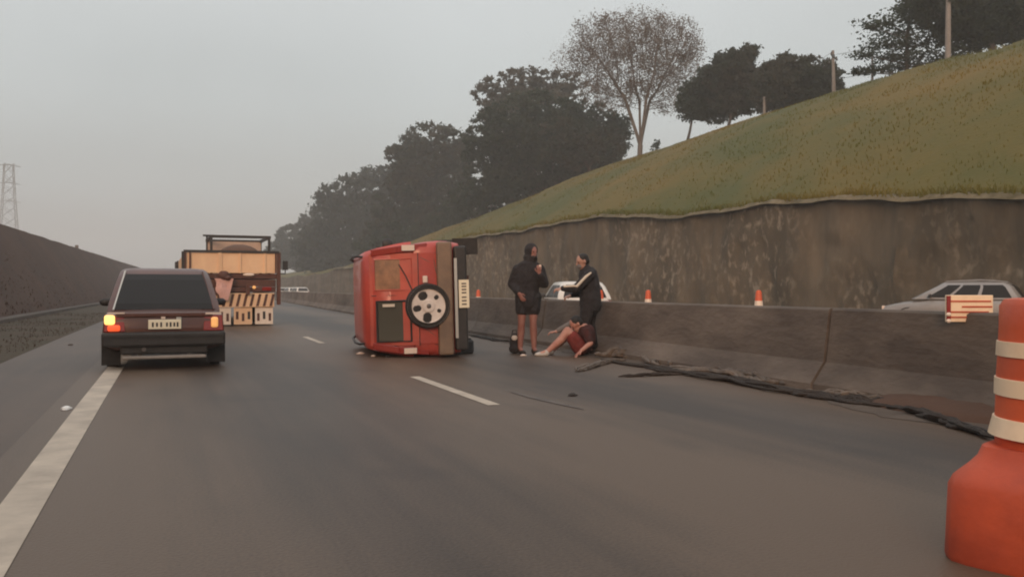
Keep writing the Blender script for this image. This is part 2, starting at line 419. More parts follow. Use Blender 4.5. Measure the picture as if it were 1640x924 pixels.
# ------------------------------------------------------------------ right hill and retaining wall
WALL_X, CREST_X = 24.0, 44.0
wall_px = [(1640, 317), (1450, 326), (1300, 333), (1150, 342), (1000, 353), (880, 362), (800, 376), (740, 390), (640, 413), (560, 430), (500, 441)]
crest_px = [(1640, 66), (1520, 92), (1340, 147), (1210, 188), (1120, 222), (1020, 250), (960, 281), (880, 312), (804, 342), (728, 384), (640, 415)]
wp = [at_side(a, b, WALL_X) for a, b in wall_px]; cp = [at_side(a, b, CREST_X) for a, b in crest_px]
wy, wz = [p.y for p in wp], [p.z for p in wp]; cy, cz = [p.y for p in cp], [p.z for p in cp]
WT = lambda y: float(np.interp(y, wy, wz)) + .16 * math.sin(y * .31 + .6 * math.sin(y * .17)) + .05 * math.sin(y * 1.3 + 1)
CT = lambda y: float(np.interp(y, cy, cz))
def slope_z(x, y):
    t = (x - WALL_X) / (CREST_X - WALL_X); a, b = WT(y), CT(y)
    if t <= 1:
        return a + (b - a) * (t + .10 * math.sin(math.pi * t))
    return b - .05 * (x - CREST_X)
HC = [0, .04, .1, .2, .3, .4, .5, .6, .7, .8, .9, 1.0, 1.3, 2, 3, 5, 7]
def hill_fn(j, y):
    x = WALL_X + .1 + (CREST_X - WALL_X) * HC[j]; z = slope_z(x, y)
    if HC[j] >= 7: z = -.5
    return x, z
hy = list(np.arange(-20, 130, 1.6)) + list(np.arange(132, 520, 10))
terrain('hill', range(len(HC)), hy, hill_fn, M['hill'], .22, 5)

rw = thing('retaining_wall', 'long brown rough concrete retaining wall holding up the grassy slope', 'wall', (WALL_X, 0, 0))
ny = np.concatenate([np.arange(-14, 75, .35), np.arange(75, 240, 1.5)]); nz = 16
vs = []; 
nr = random.Random(2)
from mathutils import noise as mn
for y in ny:
    top = WT(y) + .05; pil = 0.10 if abs(((y + 100) % 3.1) - 1.55) < .16 else 0.0
    for k in range(nz):
        z = FAR_Z - .2 + (top - FAR_Z + .2) * k / (nz - 1)
        n_ = mn.noise(Vector((y * .7, z * .35, 0))) * .20 + mn.noise(Vector((y * 2.6, z * 1.3, 4))) * .16 + mn.noise(Vector((y * 5, z * 4, 9))) * .10
        vs.append((-.25 + .03 * (z) + n_ - pil * .5, y, z))
fs = [(i * nz + k, (i + 1) * nz + k, (i + 1) * nz + k + 1, i * nz + k + 1) for i in range(len(ny) - 1) for k in range(nz - 1)]
MB().add(vs, fs).build('wall_face', M['wall'], rw, smooth=True)
mb = MB(); rings = []
for y in np.concatenate([np.arange(-14, 75, .5), np.arange(75, 130, 2)]):
    z = WT(y) + .06 + .08 * mn.noise(Vector((y * .8, 1, 0))); h = .16 + .09 * mn.noise(Vector((y * 1.3, 5, 0))); w = .16 + .12 * mn.noise(Vector((y * 1.7, 9, 2)))
    rings.append([(-.30 - w, y, z), (.35, y, z + .05), (.35, y, z + h + .08), (-.15 - w, y, z + h)])
mb.loft(rings).build('coping', M['lip'], rw, smooth=True)

# grass on the slope: one mass of blades
def blades(name, n, sampler, h0, h1, w, m, lean=.35):
    P = np.array([sampler() for _ in range(n)]); a = RNG.uniform(0, 2 * np.pi, n); h = RNG.uniform(h0, h1, n); ww = w * RNG.uniform(.6, 1.4, n)
    dx, dy = np.cos(a) * ww, np.sin(a) * ww; l = RNG.uniform(0, lean, n) * h; la = RNG.uniform(0, 2 * np.pi, n)
    tip = P + np.stack([np.cos(la) * l, np.sin(la) * l, h], 1)
    b0 = P + np.stack([-dx, -dy, -.05 + 0 * h], 1); b1 = P + np.stack([dx, dy, -.05 + 0 * h], 1)
    t0 = tip + np.stack([dx, dy, 0 * h], 1) * .25; t1 = tip - np.stack([dx, dy, 0 * h], 1) * .25
    V = np.stack([b0, b1, t0, t1], 1).reshape(-1, 3); Fc = np.arange(4 * n).reshape(-1, 4)
    return np_mesh(name, V, Fc, m, kind='stuff')
def s_hill():
    y = 12 + 120 * random.random() ** 1.5; x = WALL_X + .2 + (CREST_X - WALL_X + 2) * random.random()
    return (x, y, slope_z(x, y))
blades('grass', 26000, s_hill, .03, .11, .035, M['grass'])
def s_lip():
    y = 10 + 80 * random.random(); x = WALL_X + random.uniform(-.35, .5)
    return (x, y, WT(y) + .2)
blades('grass', 7000, s_lip, .1, .36, .03, M['grass'], 1.1)
def s_verge():
    for _ in range(30):
        y = 2 + 40 * random.random() ** 1.4
        x = random.uniform(-5.4, -2.3)
        if mn.noise(Vector((x * .9, y * .5, 0))) > -.05: break
    return (x + bend(y), y, -.02)
blades('grass', 4000, s_verge, .02, .06, .012, M['grass_dark'], .8)
def s_bank():
    y = 6 + 110 * random.random() ** 1.4; t = random.random() ** .8
    return (-5.15 - 2.9 * t + bend(y) * .6, y, -.12 + 4.3 * t ** .92)
blades('grass', 9000, s_bank, .03, .11, .03, M['grass_dark'], .9)

# ------------------------------------------------------------------ concrete median barrier, cast in lengths
br = thing('median_barrier', 'long stained concrete median barrier with sloped foot along the right lane edge', 'barrier', (6.2, 10, 0))
PROF = [(0, -.1), (.0, .07), (.17, .29), (.245, .83), (.27, .85), (.40, .85), (.425, .83), (.50, .29), (.67, .07), (.67, -.18)]
edges = [-9.0]
while edges[-1] < 60: edges.append(edges[-1] + 4.0)
while edges[-1] < 300: edges.append(edges[-1] + 12.0)
for k in range(len(edges) - 1):
    y0, y1 = edges[k] + .012, edges[k + 1] - .012; rings = []; n = 6
    sh = random.uniform(-.012, .012)
    for i in range(n + 1):
        y = y0 + (y1 - y0) * i / n
        rings.append([(TOE(y) + x + sh - 6.2, y - 10, z) for x, z in PROF])
    MB().loft(rings).build('barrier_segment', M['conc'] if k % 3 else M['conc2'], br)

# ------------------------------------------------------------------ trees
def leaf_cloud(pts, size, flat=0.0):
    n = len(pts); a = RNG.normal(size=(n, 3)); a /= np.linalg.norm(a, axis=1)[:, None]
    b = RNG.normal(size=(n, 3))
    if flat: a[:, 2] *= (1 - flat); b[:, 2] *= (1 - flat); a /= np.linalg.norm(a, axis=1)[:, None]
    b -= (a * b).sum(1)[:, None] * a; b /= np.linalg.norm(b, axis=1)[:, None]
    s = size * RNG.uniform(.5, 1.3, n)[:, None]
    V = np.stack([pts - a * s, pts - b * s * .55, pts + a * s, pts + b * s * .55], 1).reshape(-1, 3)
    return V, np.arange(4 * n).reshape(-1, 4)
def crown_points(ells, n, clump, fill=.5):
    out = []; vol = np.array([e[1][0] * e[1][1] * e[1][2] for e in ells]) ** .8; vol /= vol.sum()
    for (c, r), f in zip(ells, vol):
        k = max(8, int(n * f / 34)); c = np.array(c); r = np.array(r)
        d = RNG.normal(size=(k, 3)); d /= np.linalg.norm(d, axis=1)[:, None]
        rad = np.where(RNG.random(k) < fill, RNG.uniform(.2, .85, k), RNG.uniform(.86, .99, k))
        cc = c + d * r * rad[:, None]
        per = int(n * f / k)
        cs = clump * .55 * RNG.uniform(.6, 1.3, k)
        q = cc[:, None, :] + RNG.normal(size=(k, per, 3)) * cs[:, None, None] * np.array([1, 1, .6])
        out.append(q.reshape(-1, 3))
    return np.concatenate(out)
def leafy_tree(name, label, base_px, base_X, ells_px, n, leaf, clump, m, bark, r0=.3, group='trees on the hill', trunk_to=None, fill=.5, ground=None, depthf=1.0):
    """crown lobes are given where they are seen, at the distance of the trunk"""
    b = at_side(base_px[0], base_px[1], base_X); u = (base_px[0] - HX) / F
    d = base_X / (SA + u * CA)
    b.z = ground if ground is not None else b.z
    t = thing(name, label, 'tree', b, 0, group); ppm = F / d
    ells = []
    for cx, cyy, rx, ry in ells_px:
        c = at_depth(cx, cyy, d + random.uniform(-1, 1) * .25 * rx / ppm) - b
        ells.append((c, (rx / ppm, rx / ppm * depthf * .9, ry / ppm)))
    P = crown_points(ells, int(n * 2.3), clump, fill)
    V, Fc = leaf_cloud(P, leaf * 1.1)
    np_mesh('crown', V, Fc, m, t, 'stuff')
    mb = MB(); cen = sum((e[0] for e in ells), Vector()) / len(ells)
    fork = Vector((cen.x * .25, cen.y * .25, max(.5, min(e[0].z - e[1][2] * .7 for e in ells))))
    if trunk_to: fork.z = trunk_to
    mb.tube([(0, 0, -.6), (0, 0, .1), fork * .5 + Vector((.1 * r0, 0, 0)), fork], [r0 * 1.35, r0 * 1.05, r0 * .85, r0 * .7], 9)
    for c, r in ells:
        for k in range(2):
            e = c + Vector((random.uniform(-.4, .4) * r[0], random.uniform(-.4, .4) * r[1], random.uniform(0, .5) * r[2]))
            mid = fork.lerp(e, .5) + Vector((0, 0, -.06 * (e - fork).length))
            mb.tube([fork * .97, mid, e], [r0 * .5, r0 * .3, r0 * .08], 6)
    mb.build('trunk', bark, t, smooth=True)
    return t
# the wooded slope ahead, from the far end to the near end
leafy_tree('tree', 'lowest dark tree at the far end of the wood, just right of the truck', (478, 445), 34, [(478, 392, 40, 34), (505, 372, 34, 34), (452, 408, 30, 24), (505, 410, 45, 32), (500, 352, 14, 12)], 9000, .42, .8, M['leaf_far'], M['bark'], .35, fill=.4)
leafy_tree('tree', 'grey green domed tree behind the overturned red car, second from the far end', (572, 440), 37, [(560, 325, 52, 46), (596, 308, 44, 42), (540, 352, 44, 44), (590, 360, 64, 52), (622, 300, 34, 34), (520, 400, 50, 44), (580, 420, 60, 36), (550, 395, 60, 45), (610, 395, 60, 45)], 15000, .40, .9, M['leaf_far'], M['bark'], .4, fill=.4)
leafy_tree('tree', 'brownish round crowned tree left of the large dark tree', (690, 420), 40, [(690, 243, 58, 47), (662, 262, 44, 42), (720, 255, 46, 46), (690, 300, 70, 55), (650, 330, 54, 50), (720, 340, 56, 56), (640, 380, 60, 44), (700, 372, 50, 30)], 16000, .33, .75, M['leaf_brown'], M['bark'], .4, fill=.4)
leafy_tree('tree', 'thin topped pale tree standing behind the large dark tree', (850, 330), 50, [(845, 141, 84, 26), (795, 158, 42, 26), (900, 140, 44, 26), (850, 185, 80, 45)], 6500, .26, .55, M['leaf_pale'], M['bark_pale'], .35, fill=.3)
leafy_tree('tree', 'large dark spreading tree left of the leafless tree', (865, 318), 42, [(855, 210, 96, 60), (790, 232, 52, 54), (930, 215, 62, 56), (975, 222, 38, 34), (880, 258, 98, 52), (800, 275, 58, 44), (940, 255, 50, 36), (770, 320, 50, 34), (840, 300, 60, 26), (985, 200, 26, 26)], 26000, .22, .55, M['leaf_dark'], M['bark'], .4, fill=.45)
leafy_tree('tree', 'low reddish brown tree under the right edge of the large dark tree', (945, 290), 43.5, [(945, 245, 55, 34), (900, 225, 40, 34), (968, 235, 34, 30)], 5000, .2, .5, M['leaf_brown'], M['bark'], .25, fill=.4)
leafy_tree('tree', 'dark small tree with bare trunk right of the leafless tree', (1101, 228), 45.5, [(1125, 158, 40, 34), (1108, 172, 24, 20), (1150, 170, 32, 30), (1140, 140, 34, 32)], 8500, .17, .36, M['leaf_dark'], M['bark'], .14, fill=.5)
leafy_tree('tree', 'dark tree with knobbly top between the small dark tree and the round dome tree', (1167, 203), 47, [(1165, 120, 38, 34), (1186, 96, 22, 24), (1204, 84, 10, 9), (1200, 140, 38, 30), (1180, 160, 40, 26)], 9000, .17, .36, M['leaf_brown'], M['bark'], .14, fill=.5)
leafy_tree('tree', 'broad round topped dark tree behind the pale utility pole', (1240, 184), 47, [(1285, 138, 62, 48), (1240, 146, 36, 44), (1325, 130, 28, 26), (1255, 118, 36, 30), (1300, 162, 50, 26)], 15000, .15, .36, M['leaf_brown'], M['bark'], .16, fill=.5)
leafy_tree('tree', 'big dark tree at the top right behind the tall pole', (1590, 92), 50, [(1590, 20, 70, 40), (1530, 20, 60, 34), (1640, 30, 60, 44), (1480, 10, 40, 24), (1560, 50, 60, 26), (1700, 10, 80, 50)], 20000, .15, .34, M['leaf_dark'], M['bark'], .3, fill=.45)

# tree with foliage in flat layers
def layered_tree():
    X = 46.5; px0 = 1452; b = at_side(px0, 128, X); d = X / (SA + (px0 - HX) / F * CA); ppm = F / d
    b.z = slope_z(X, b.y)
    t = thing('tree', 'open dark tree with foliage in flat layers left of the tall pole', 'tree', b, 0, 'trees on the hill')
    mb = MB(); top = at_depth(px0 + 12, -20, d) - b
    mb.tube([(0, 0, -.5), (0.05, 0, top.z * .5), top], [.16, .12, .03], 8)
    P = []
    for cx, cyy, rx, ry in ((1420, 36, 40, 5), (1398, 44, 14, 3), (1440, 55, 50, 6), (1470, 70, 56, 7), (1418, 72, 36, 5), (1384, 88, 22, 6), (1480, 90, 50, 7), (1430, 92, 34, 5), (1395, 112, 26, 6), (1440, 108, 40, 6), (1372, 116, 12, 4), (1490, 30, 50, 9), (1460, 14, 30, 8), (1505, 105, 40, 7), (1540, 88, 40, 8), (1530, 60, 44, 9)):
        c = np.array(at_depth(cx, cyy, d + random.uniform(-1.5, 1.5)) - b); k = int(12 * rx)
        q = RNG.normal(size=(k, 3)) * np.array([rx / ppm * .5, rx / ppm * .5, ry / ppm * .5]) + c; P.append(q)
        z0 = max(.6, c[2] - .5)
        mb.tube([(0.03, 0, z0), Vector((0, 0, z0)).lerp(Vector(c), .5), c], [.05, .04, .015], 5)
    V, Fc = leaf_cloud(np.concatenate(P), .13, .4)
    np_mesh('crown', V, Fc, M['leaf_dark'], t, 'stuff'); mb.build('trunk', M['bark'], t, smooth=True)
layered_tree()

# leafless tree grown towards points in its crown
def bare_tree(px=(1025, 251), X=45.0):
    b = at_side(px[0], px[1], X); d = X / (SA + (px[0] - HX) / F * CA); ppm = F / d; b.z = slope_z(X, b.y) - .1
    t = thing('tree', 'tall pale leafless tree with a fan of fine branches on the crest', 'tree', b, 0, 'trees on the hill')
    A = []
    for cx, cyy, rx, ry, n in ((1022, 92, 112, 74, 2300), (925, 96, 44, 28, 260), (1075, 75, 58, 50, 600), (965, 70, 60, 44, 560), (980, 150, 62, 30, 320), (1075, 150, 52, 34, 320)):
        c = np.array(at_depth(cx, cyy, d) - b); q = RNG.normal(size=(n, 3)); q /= np.linalg.norm(q, axis=1)[:, None]
        q *= (RNG.random(n) ** .38)[:, None] * np.array([rx, rx * .8, ry]) / ppm; A.append(q + c)
    A = np.concatenate(A); A = A[A[:, 2] > 3.2]
    k_ = 1 / ppm
    P = [np.array([0, 0, -.3]), np.array([0, 0, .8]), np.array([.05, 0, 1.6])]; par = [-1, 0, 1]
    for i, (dx, dy) in enumerate(((-.75, .2), (.7, .3), (.05, -.5), (.25, .5))):
        prev = 2
        for s in range(1, 6):
            P.append(np.array([.05 + dx * s * .42, dy * s * .42, 1.6 + s * .95])); par.append(prev); prev = len(P) - 1
    N = np.array(P); near = np.argmin(((A[:, None] - N[None]) ** 2).sum(2), 1); dist = np.sqrt(((A - N[near]) ** 2).sum(1))
    step = .34
    for it in range(70):
        act = dist < 6.5
        if not act.any(): break
        dirs = {}
        idx = near[act]; dv = (A[act] - N[idx]); dv /= np.linalg.norm(dv, axis=1)[:, None] + 1e-9
        acc = np.zeros((len(N), 3)); np.add.at(acc, idx, dv); hit = np.unique(idx)
        v = acc[hit] + RNG.normal(size=(len(hit), 3)) * .18 + np.array([0, 0, .12]); v /= np.linalg.norm(v, axis=1)[:, None] + 1e-9
        new = N[hit] + v * step; o = len(N); N = np.concatenate([N, new]); par += list(hit)
        dd = np.sqrt(((A[:, None] - new[None]) ** 2).sum(2)); j = dd.argmin(1); dm = dd[np.arange(len(A)), j]
        up = dm < dist; near[up] = o + j[up]; dist[up] = dm[up]
        keep = dist > .25; A, near, dist = A[keep], near[keep], dist[keep]
        if len(N) > 9000 or len(A) == 0: break
    n = len(N); rad = np.zeros(n)
    kids = [[] for _ in range(n)]
    for i in range(n - 1, 0, -1):
        if rad[i] == 0: rad[i] = .014
        else: rad[i] = rad[i] ** (1 / 2.35)
        rad[par[i]] += rad[i] ** 2.35; kids[par[i]].append(i)
    rad[0] = rad[1]; sc = .27 / rad[1]; rad = np.maximum(rad * sc, .011)
    big, small = MB(), MB()
    for i in range(1, n):
        a, c = Vector(N[par[i]]), Vector(N[i])
        if (c - a).length < 1e-5: continue
        (big if rad[i] > .05 else small).tube([a, c], [max(rad[i], min(rad[par[i]], rad[i] * 1.25)), rad[i]], 7 if rad[i] > .05 else 3)
    big.build('trunk', M['bark_pale'], t, smooth=True)
    cr = small.build('crown', M['bark_pale'], t, kind='stuff')
    tips = np.array([N[i] for i in range(n) if not kids[i]])
    q = (tips[:, None] + RNG.normal(size=(len(tips), 13, 3)) * .28).reshape(-1, 3)
    V, Fc = leaf_cloud(q, .10); np_mesh('leaves', V, Fc, M['leaf_twig'], t, 'stuff')
bare_tree()

# bushes at the foot of the wood and on the crest
def bush(label, px, X, ells, n, leaf, clump, m):
    b = at_side(px[0], px[1], X); d = X / (SA + (px[0] - HX) / F * CA); ppm = F / d
    b.z = slope_z(X, b.y) if X > WALL_X else 0
    t = thing('bush', label, 'bush', b, 0, 'bushes on the slope')
    E = [(at_depth(cx, cyy, d) - b, (rx / ppm, rx / ppm, ry / ppm)) for cx, cyy, rx, ry in ells]
    V, Fc = leaf_cloud(crown_points(E, n, clump, .5), leaf); np_mesh('foliage', V, Fc, m, t, 'stuff')
    mb = MB()
    for c, r in E:
        for k in range(3): mb.tube([(random.uniform(-.1, .1), random.uniform(-.1, .1), -.2), Vector(c) * .6, Vector(c) + Vector((random.uniform(-.5, .5) * r[0], 0, r[2] * .3))], [.05, .03, .01], 5)
    mb.build('stem', M['bark'], t)
bush('pale grey bush in front of the large dark tree', (790, 345), 41, [(790, 312, 40, 26), (760, 325, 34, 24), (820, 322, 34, 20)], 3500, .24, .5, M['leaf_pale'])
bush('dark bush beside the grass edge under the brown round tree', (735, 384), 40, [(735, 345, 30, 30), (712, 360, 30, 28)], 2600, .3, .6, M['leaf_dark'])
bush('olive bush at the top of the grass edge under the large dark tree', (870, 318), 43, [(880, 300, 44, 18), (910, 288, 30, 16)], 2600, .2, .45, M['leaf_dark'])
bush('small round bush alone on the crest right of the leafless trunk', (1050, 245), 45, [(1050, 233, 8, 9)], 500, .1, .16, M['leaf_dark'])
bush('dark bush low in front of the far wood, left of the red car', (520, 446), 30, [(520, 425, 34, 18), (550, 418, 30, 20)], 2200, .36, .7, M['leaf_far'])
bush('dark bush low in front of the far wood, above the red car roof', (640, 412), 33, [(640, 385, 46, 30), (600, 400, 40, 24), (680, 385, 36, 28)], 3600, .32, .7, M['leaf_dark'])

# ------------------------------------------------------------------ utility poles, wires, pylon
def pole(label, px_base, py_top, X, r=.12, arm=True, lean=0.0, group='utility poles on the crest'):
    b = at_side(*px_base, X); d = X / (SA + (px_base[0] - HX) / F * CA); h = (px_base[1] - py_top) / F * d
    b.z = slope_z(X, b.y) - .1; h += .1
    t = thing('utility_pole', label, 'pole', b, 0, group)
    MB().tube([(0, 0, -.3), (lean * .5, 0, h * .5), (lean, 0, h)], [r * 1.15, r, r * .75], 10).build('shaft', M['pole'], t, smooth=True)
    if arm:
        MB().box((lean, -.12, h - .5), (1.9, .1, .12), rz=.6).build('crossarm', M['steel'], t)
        for s in (-.8, 0, .8): MB().lathe([(.03, 0), (.06, .03), (.05, .1), (.02, .16)], (lean + s * math.cos(.6), -.12 + s * math.sin(.6), h - .44), n=8).build('insulator', M['black'], t)
    return b + Vector((lean, 0, h - .35))
w1 = pole('pale concrete utility pole in front of the broad round topped tree', (1336, 150), 67, 46.0, .13, lean=-.12)
w2 = pole('thick pale pole in front of the big dark tree at the top right', (1518, 94), -60, 45.5, .16, lean=.05)
pole('short pale post at the left edge of the broad round topped tree', (1224, 186), 146, 45.5, .11, arm=False)
w0 = pole('thin dark pole among the flat layered foliage', (1397, 132), 58, 47, .09, arm=False)
def wire(label, a, b, sag):
    pts = [a.lerp(b, k / 12) + Vector((0, 0, -sag * 4 * (k / 12) * (1 - k / 12))) for k in range(13)]
    tag(MB().tube(pts, .014, 5).build('power_line', M['wire']), label, 'wire', 'power lines between the poles')
far_w = at_depth(1290, 92, 90)
wire('power line from the pale pole to the thick pole at the top right', w1 + Vector((.3, 0, .1)), w2 + Vector((0, 0, -2)), .5)
wire('power line leaving the pale pole leftwards over the round topped tree', w1 + Vector((-.3, 0, .1)), far_w, .4)
wire('lower power line from the pale pole to the thin dark pole', w1 + Vector((0, 0, -1.6)), w0 + Vector((0, 0, -1.0)), .25)

def pylon():
    d = 430; b = at_depth(14, 463, d); b.z = -.3
    t = thing('pylon', 'faint lattice power pylon in the haze above the left bank', 'pylon', b, .3)
    H = (463 - 262) / F * d + 1.3; mb = MB(); lv = 12
    def hw(z): return 3.6 * (1 - z / H) ** 1.2 + 2.0
    for sx in (-1, 1):
        for sy in (-1, 1):
            mb.tube([(sx * hw(H * i / lv), sy * hw(H * i / lv), H * i / lv) for i in range(lv + 1)], .22, 4)
    mb.build('leg_frame', M['pylon'], t); mb = MB()
    for i in range(lv):
        z0, z1 = H * i / lv, H * (i + 1) / lv; a, c = hw(z0), hw(z1)
        for s in (-1, 1):
            mb.tube([(-a, s * a, z0), (c, s * c, z1)], .12, 3).tube([(a, s * a, z0), (-c, s * c, z1)], .12, 3)
            mb.tube([(s * a, -a, z0), (s * c, c, z1)], .12, 3).tube([(s * a, a, z0), (s * c, -c, z1)], .12, 3)
    mb.build('bracing', M['pylon'], t, kind='stuff')
    for f in (.70, .84, .98):
        MB().tube([(-5.5, 0, H * f), (0, 0, H * f + .8), (5.5, 0, H * f)], [.15, .35, .15], 4).build('crossarm', M['pylon'], t)
pylon()
q = at_side(123, 404, -8.3)
t = thing('marker_post', 'small dark marker post on top of the left bank', 'post', (q.x, q.y, q.z - .5), 0)
MB().tube([(0, 0, -.4), (0, 0, 1.0)], .05, 6).build('shaft', M['steel'], t)
MB().box((0, 0, 1.0), (.34, .05, .5)).build('plate', M['steel'], t)

# ------------------------------------------------------------------ vehicles
def wheel(parent, x, y, z, r, w, side, rim_m=None, spokes=6):
    t = MB().lathe([(r * .62, -w / 2), (r * .9, -w / 2), (r, -w * .36), (r, w * .36), (r * .9, w / 2), (r * .62, w / 2)], (x, y, z), 'X', 28).build('wheel', M['rubber'], parent, smooth=True)
    mb = MB().lathe([(r * .63, -w * .40), (r * .66, w * .40 * side * side), (r * .55, w * .34)], (x, y, z), 'X', 24)
    f = x + side * w * .42
    mb.lathe([(r * .14, -.02), (r * .14, .02)], (f, y, z), 'X', 12)
    for k in range(spokes):
        a = 2 * math.pi * k / spokes; c = Vector((f, y + math.cos(a) * r * .36, z + math.sin(a) * r * .36))
        mb.box(c, (.02, r * .5, r * .2), rot=Matrix.Rotation(a, 3, 'X'))
    mb.build('rim', rim_m or M['steel'], t)
    return t
def ring(y, hw, zb, zt):
    h = zt - zb
    half = [(.0, zb), (hw * .78, zb), (hw * .95, zb + .08 * h), (hw * .99, zb + .3 * h), (hw, zb + .5 * h), (hw * .985, zb + .72 * h), (hw * .95, zb + .9 * h), (hw * .86, zt - .015), (hw * .6, zt + .005), (0, zt + .012)]
    return [(x, y, z) for x, z in half] + [(-x, y, z) for x, z in half[-2:0:-1]]
def foot(z, hw, yr, yf, c=.09):
    return [(hw - c, yr, z), (hw, yr + c, z), (hw, yf - c, z), (hw - c, yf, z), (-hw + c, yf, z), (-hw, yf - c, z), (-hw, yr + c, z), (-hw + c, yr, z)]
def lv_at(levels, t):
    z0 = levels[0][0]; z1 = levels[-1][0]; z = z0 + (z1 - z0) * t
    zs = [l[0] for l in levels]
    return [z] + [float(np.interp(z, zs, [l[i] for l in levels])) for i in (1, 2, 3)]
def car(name, label, cat, paint, stations, levels, wheels, glass, loc, rz, group=None, rear_win=(.1, .9, .92), sides=((.06, .36), (.40, .66), (.70, .9)), parts=None, mirrors=True, arch=True, root=None):
    t = root or thing(name, label, cat, loc, rz, group)
    mb = MB().loft([ring(*s) for s in stations])
    # rounded roof edge
    top = levels[-1]; mb.loft([foot(*l) for l in levels] + [foot(top[0] + .035, top[1] - .05, top[2] + .07, top[3] - .07), foot(top[0] + .05, top[1] - .16, top[2] + .2, top[3] - .2)])
    mb.build('body', paint, t, smooth=True)
    e = .008; c = .09
    def rp(tt, s):
        z, hw, yr, yf = lv_at(levels, tt); return Vector((s * (hw - c), yr - e, z))
    def fp(tt, s):
        z, hw, yr, yf = lv_at(levels, tt); return Vector((s * (hw - c), yf + e, z))
    def sp(tt, f, side):
        z, hw, yr, yf = lv_at(levels, tt); yr += c; yf -= c; return Vector((side * (hw + e), yr + (yf - yr) * f, z))
    def pane(nm, fn, t0, t1, m_):
        mbp = MB(); ts = [t0 + (t1 - t0) * k / 6 for k in range(7)]; rows = [fn(tt) for tt in ts]
        for k in range(6): mbp.slab([rows[k][0], rows[k][1], rows[k + 1][1], rows[k + 1][0]], .015)
        return mbp.build(nm, m_, t)
    if rear_win:
        a, b, s = rear_win
        if isinstance(glass, dict): gr = glass['rear']; gs = glass['side']
        else: gr = gs = glass
        pane('rear_window', lambda tt: (rp(tt, -s), rp(tt, s)), a, b, gr)
    else: gs = glass['side'] if isinstance(glass, dict) else glass
    pane('windscreen', lambda tt: (fp(tt, .92), fp(tt, -.92)), .08, .92, gs)
    for side in (-1, 1):
        for f0, f1 in sides:
            g0, g1 = (f0, f1) if side > 0 else (f1, f0)
            pane('side_window', lambda tt: (sp(tt, g0, side), sp(tt, g1, side)), .1, .88, gs)
    for (x, y, r, w) in wheels:
        for side in (-1, 1):
            wheel(t, side * x, y, r, r, w, side)
            if arch:
                mb = MB(); rings = []
                for k in range(13):
                    a = math.pi * k / 12; xx = side * (x + w / 2 - .03)
                    rings.append([(xx, y + math.cos(a) * (r + q), r + math.sin(a) * (r + q)) for q in (.03, .07)] + [(xx + side * .035, y + math.cos(a) * (r + q), r + math.sin(a) * (r + q)) for q in (.07, .03)])
                mb.loft(rings).build('wheel_arch', M['black'], t)
    if mirrors:
        z, hw, yr, yf = lv_at(levels, .12)
        for side in (-1, 1):
            m_ = MB().ell((side * (hw + .12), yf - .45, z + .04), (.10, .05, .065), 10, 6); m_.tube([(side * (hw - .02), yf - .42, z - .02), (side * (hw + .1), yf - .44, z + .01)], .018, 6)
            m_.build('mirror', M['black'], t, smooth=True)
    return t

# maroon saloon with its lamps lit, straddling the edge line
p = on_ground(264, 591)
sed = car('sedan', 'dark maroon old sedan with a lit left tail lamp, driving ahead on the edge line', 'car', M['maroon'],
    [(-.03, .68, .34, .66), (.0, .72, .30, .715), (.06, .745, .26, .735), (.35, .76, .24, .76), (.9, .765, .22, .80), (2.2, .765, .22, .82), (3.0, .755, .22, .80), (3.6, .73, .24, .74), (3.85, .68, .28, .62)],
    [(.74, .715, .42, 2.95), (.86, .70, .52, 2.85), (1.18, .615, .88, 2.42), (1.30, .575, 1.04, 2.25)],
    [(.655, .72, .28, .17), (.655, 3.05, .28, .17)], M['glass'], (p.x, p.y, 0), 0, rear_win=(.06, .93, 1.0), sides=((.08, .45), (.50, .88)))
MB().box((0, -.055, .40), (1.50, .13, .19)).build('rear_bumper', M['black'], sed, bevel=.03)
MB().box((0, 3.88, .42), (1.46, .12, .16)).build('front_bumper', M['black'], sed, bevel=.03)
MB().box((0, -.035, .715), (1.18, .03, .055)).build('boot_lip', M['maroon'], sed, bevel=.012)
MB().slab([(-.44, -.035, .54), (.44, -.035, .54), (.44, -.015, .68), (-.44, -.015, .68)], .02).build('boot_panel', M['maroon'], sed)
for s in (-1, 1):
    MB().slab([(s * .60 - .125, -.045, .50), (s * .60 + .125, -.045, .50), (s * .60 + .115, -.02, .71), (s * .60 - .115, -.02, .71)], .05).build('tail_lamp', M['lamp_red'], sed, bevel=.01)
MB().box((-.655, -.055, .655), (.125, .06, .125)).build('lit_lamp', M['lamp_on'], sed, bevel=.028)
MB().box((-.605, -.055, .548), (.15, .06, .08)).build('lit_brake_lamp', M['lamp_red_on'], sed, bevel=.024)
MB().box((.615, -.055, .61), (.09, .06, .14)).build('lit_indicator_lamp', M['lamp_amber_on'], sed, bevel=.026)
MB().box((.60, -.05, .728), (.2, .03, .025)).build('lamp_trim', M['lamp_clear'], sed)
MB().box((-.58, -.05, .742), (.2, .03, .02)).build('lamp_trim', M['lamp_clear'], sed)
pl = MB().box((.0, -.058, .59), (.40, .02, .125)).build('number_plate', M['plate'], sed, bevel=.008)
for i, x in enumerate((-.145, -.095, -.045, .025, .07, .115, .155)): MB().box((x, -.0695, .587), (.022, .004, .052 if i % 2 else .06)).build('plate_character', M['black'], pl)
MB().box((-.02, -.05, .675), (.05, .03, .03)).build('plate_lamp', M['lamp_clear'], sed)
MB().box((.17, -.05, .665), (.06, .03, .035)).build('boot_lock', M['chrome'], sed)
MB().box((0, .0, .265), (1.06, .10, .12)).build('valance', M['black'], sed, bevel=.02)
MB().box((0, -.055, .165), (1.02, .05, .045)).build('tow_bar', M['steel_pale'], sed, bevel=.015)
for s in (-.3, .3): MB().box((s, .0, .19), (.05, .06, .06)).build('tow_bracket', M['steel'], sed)
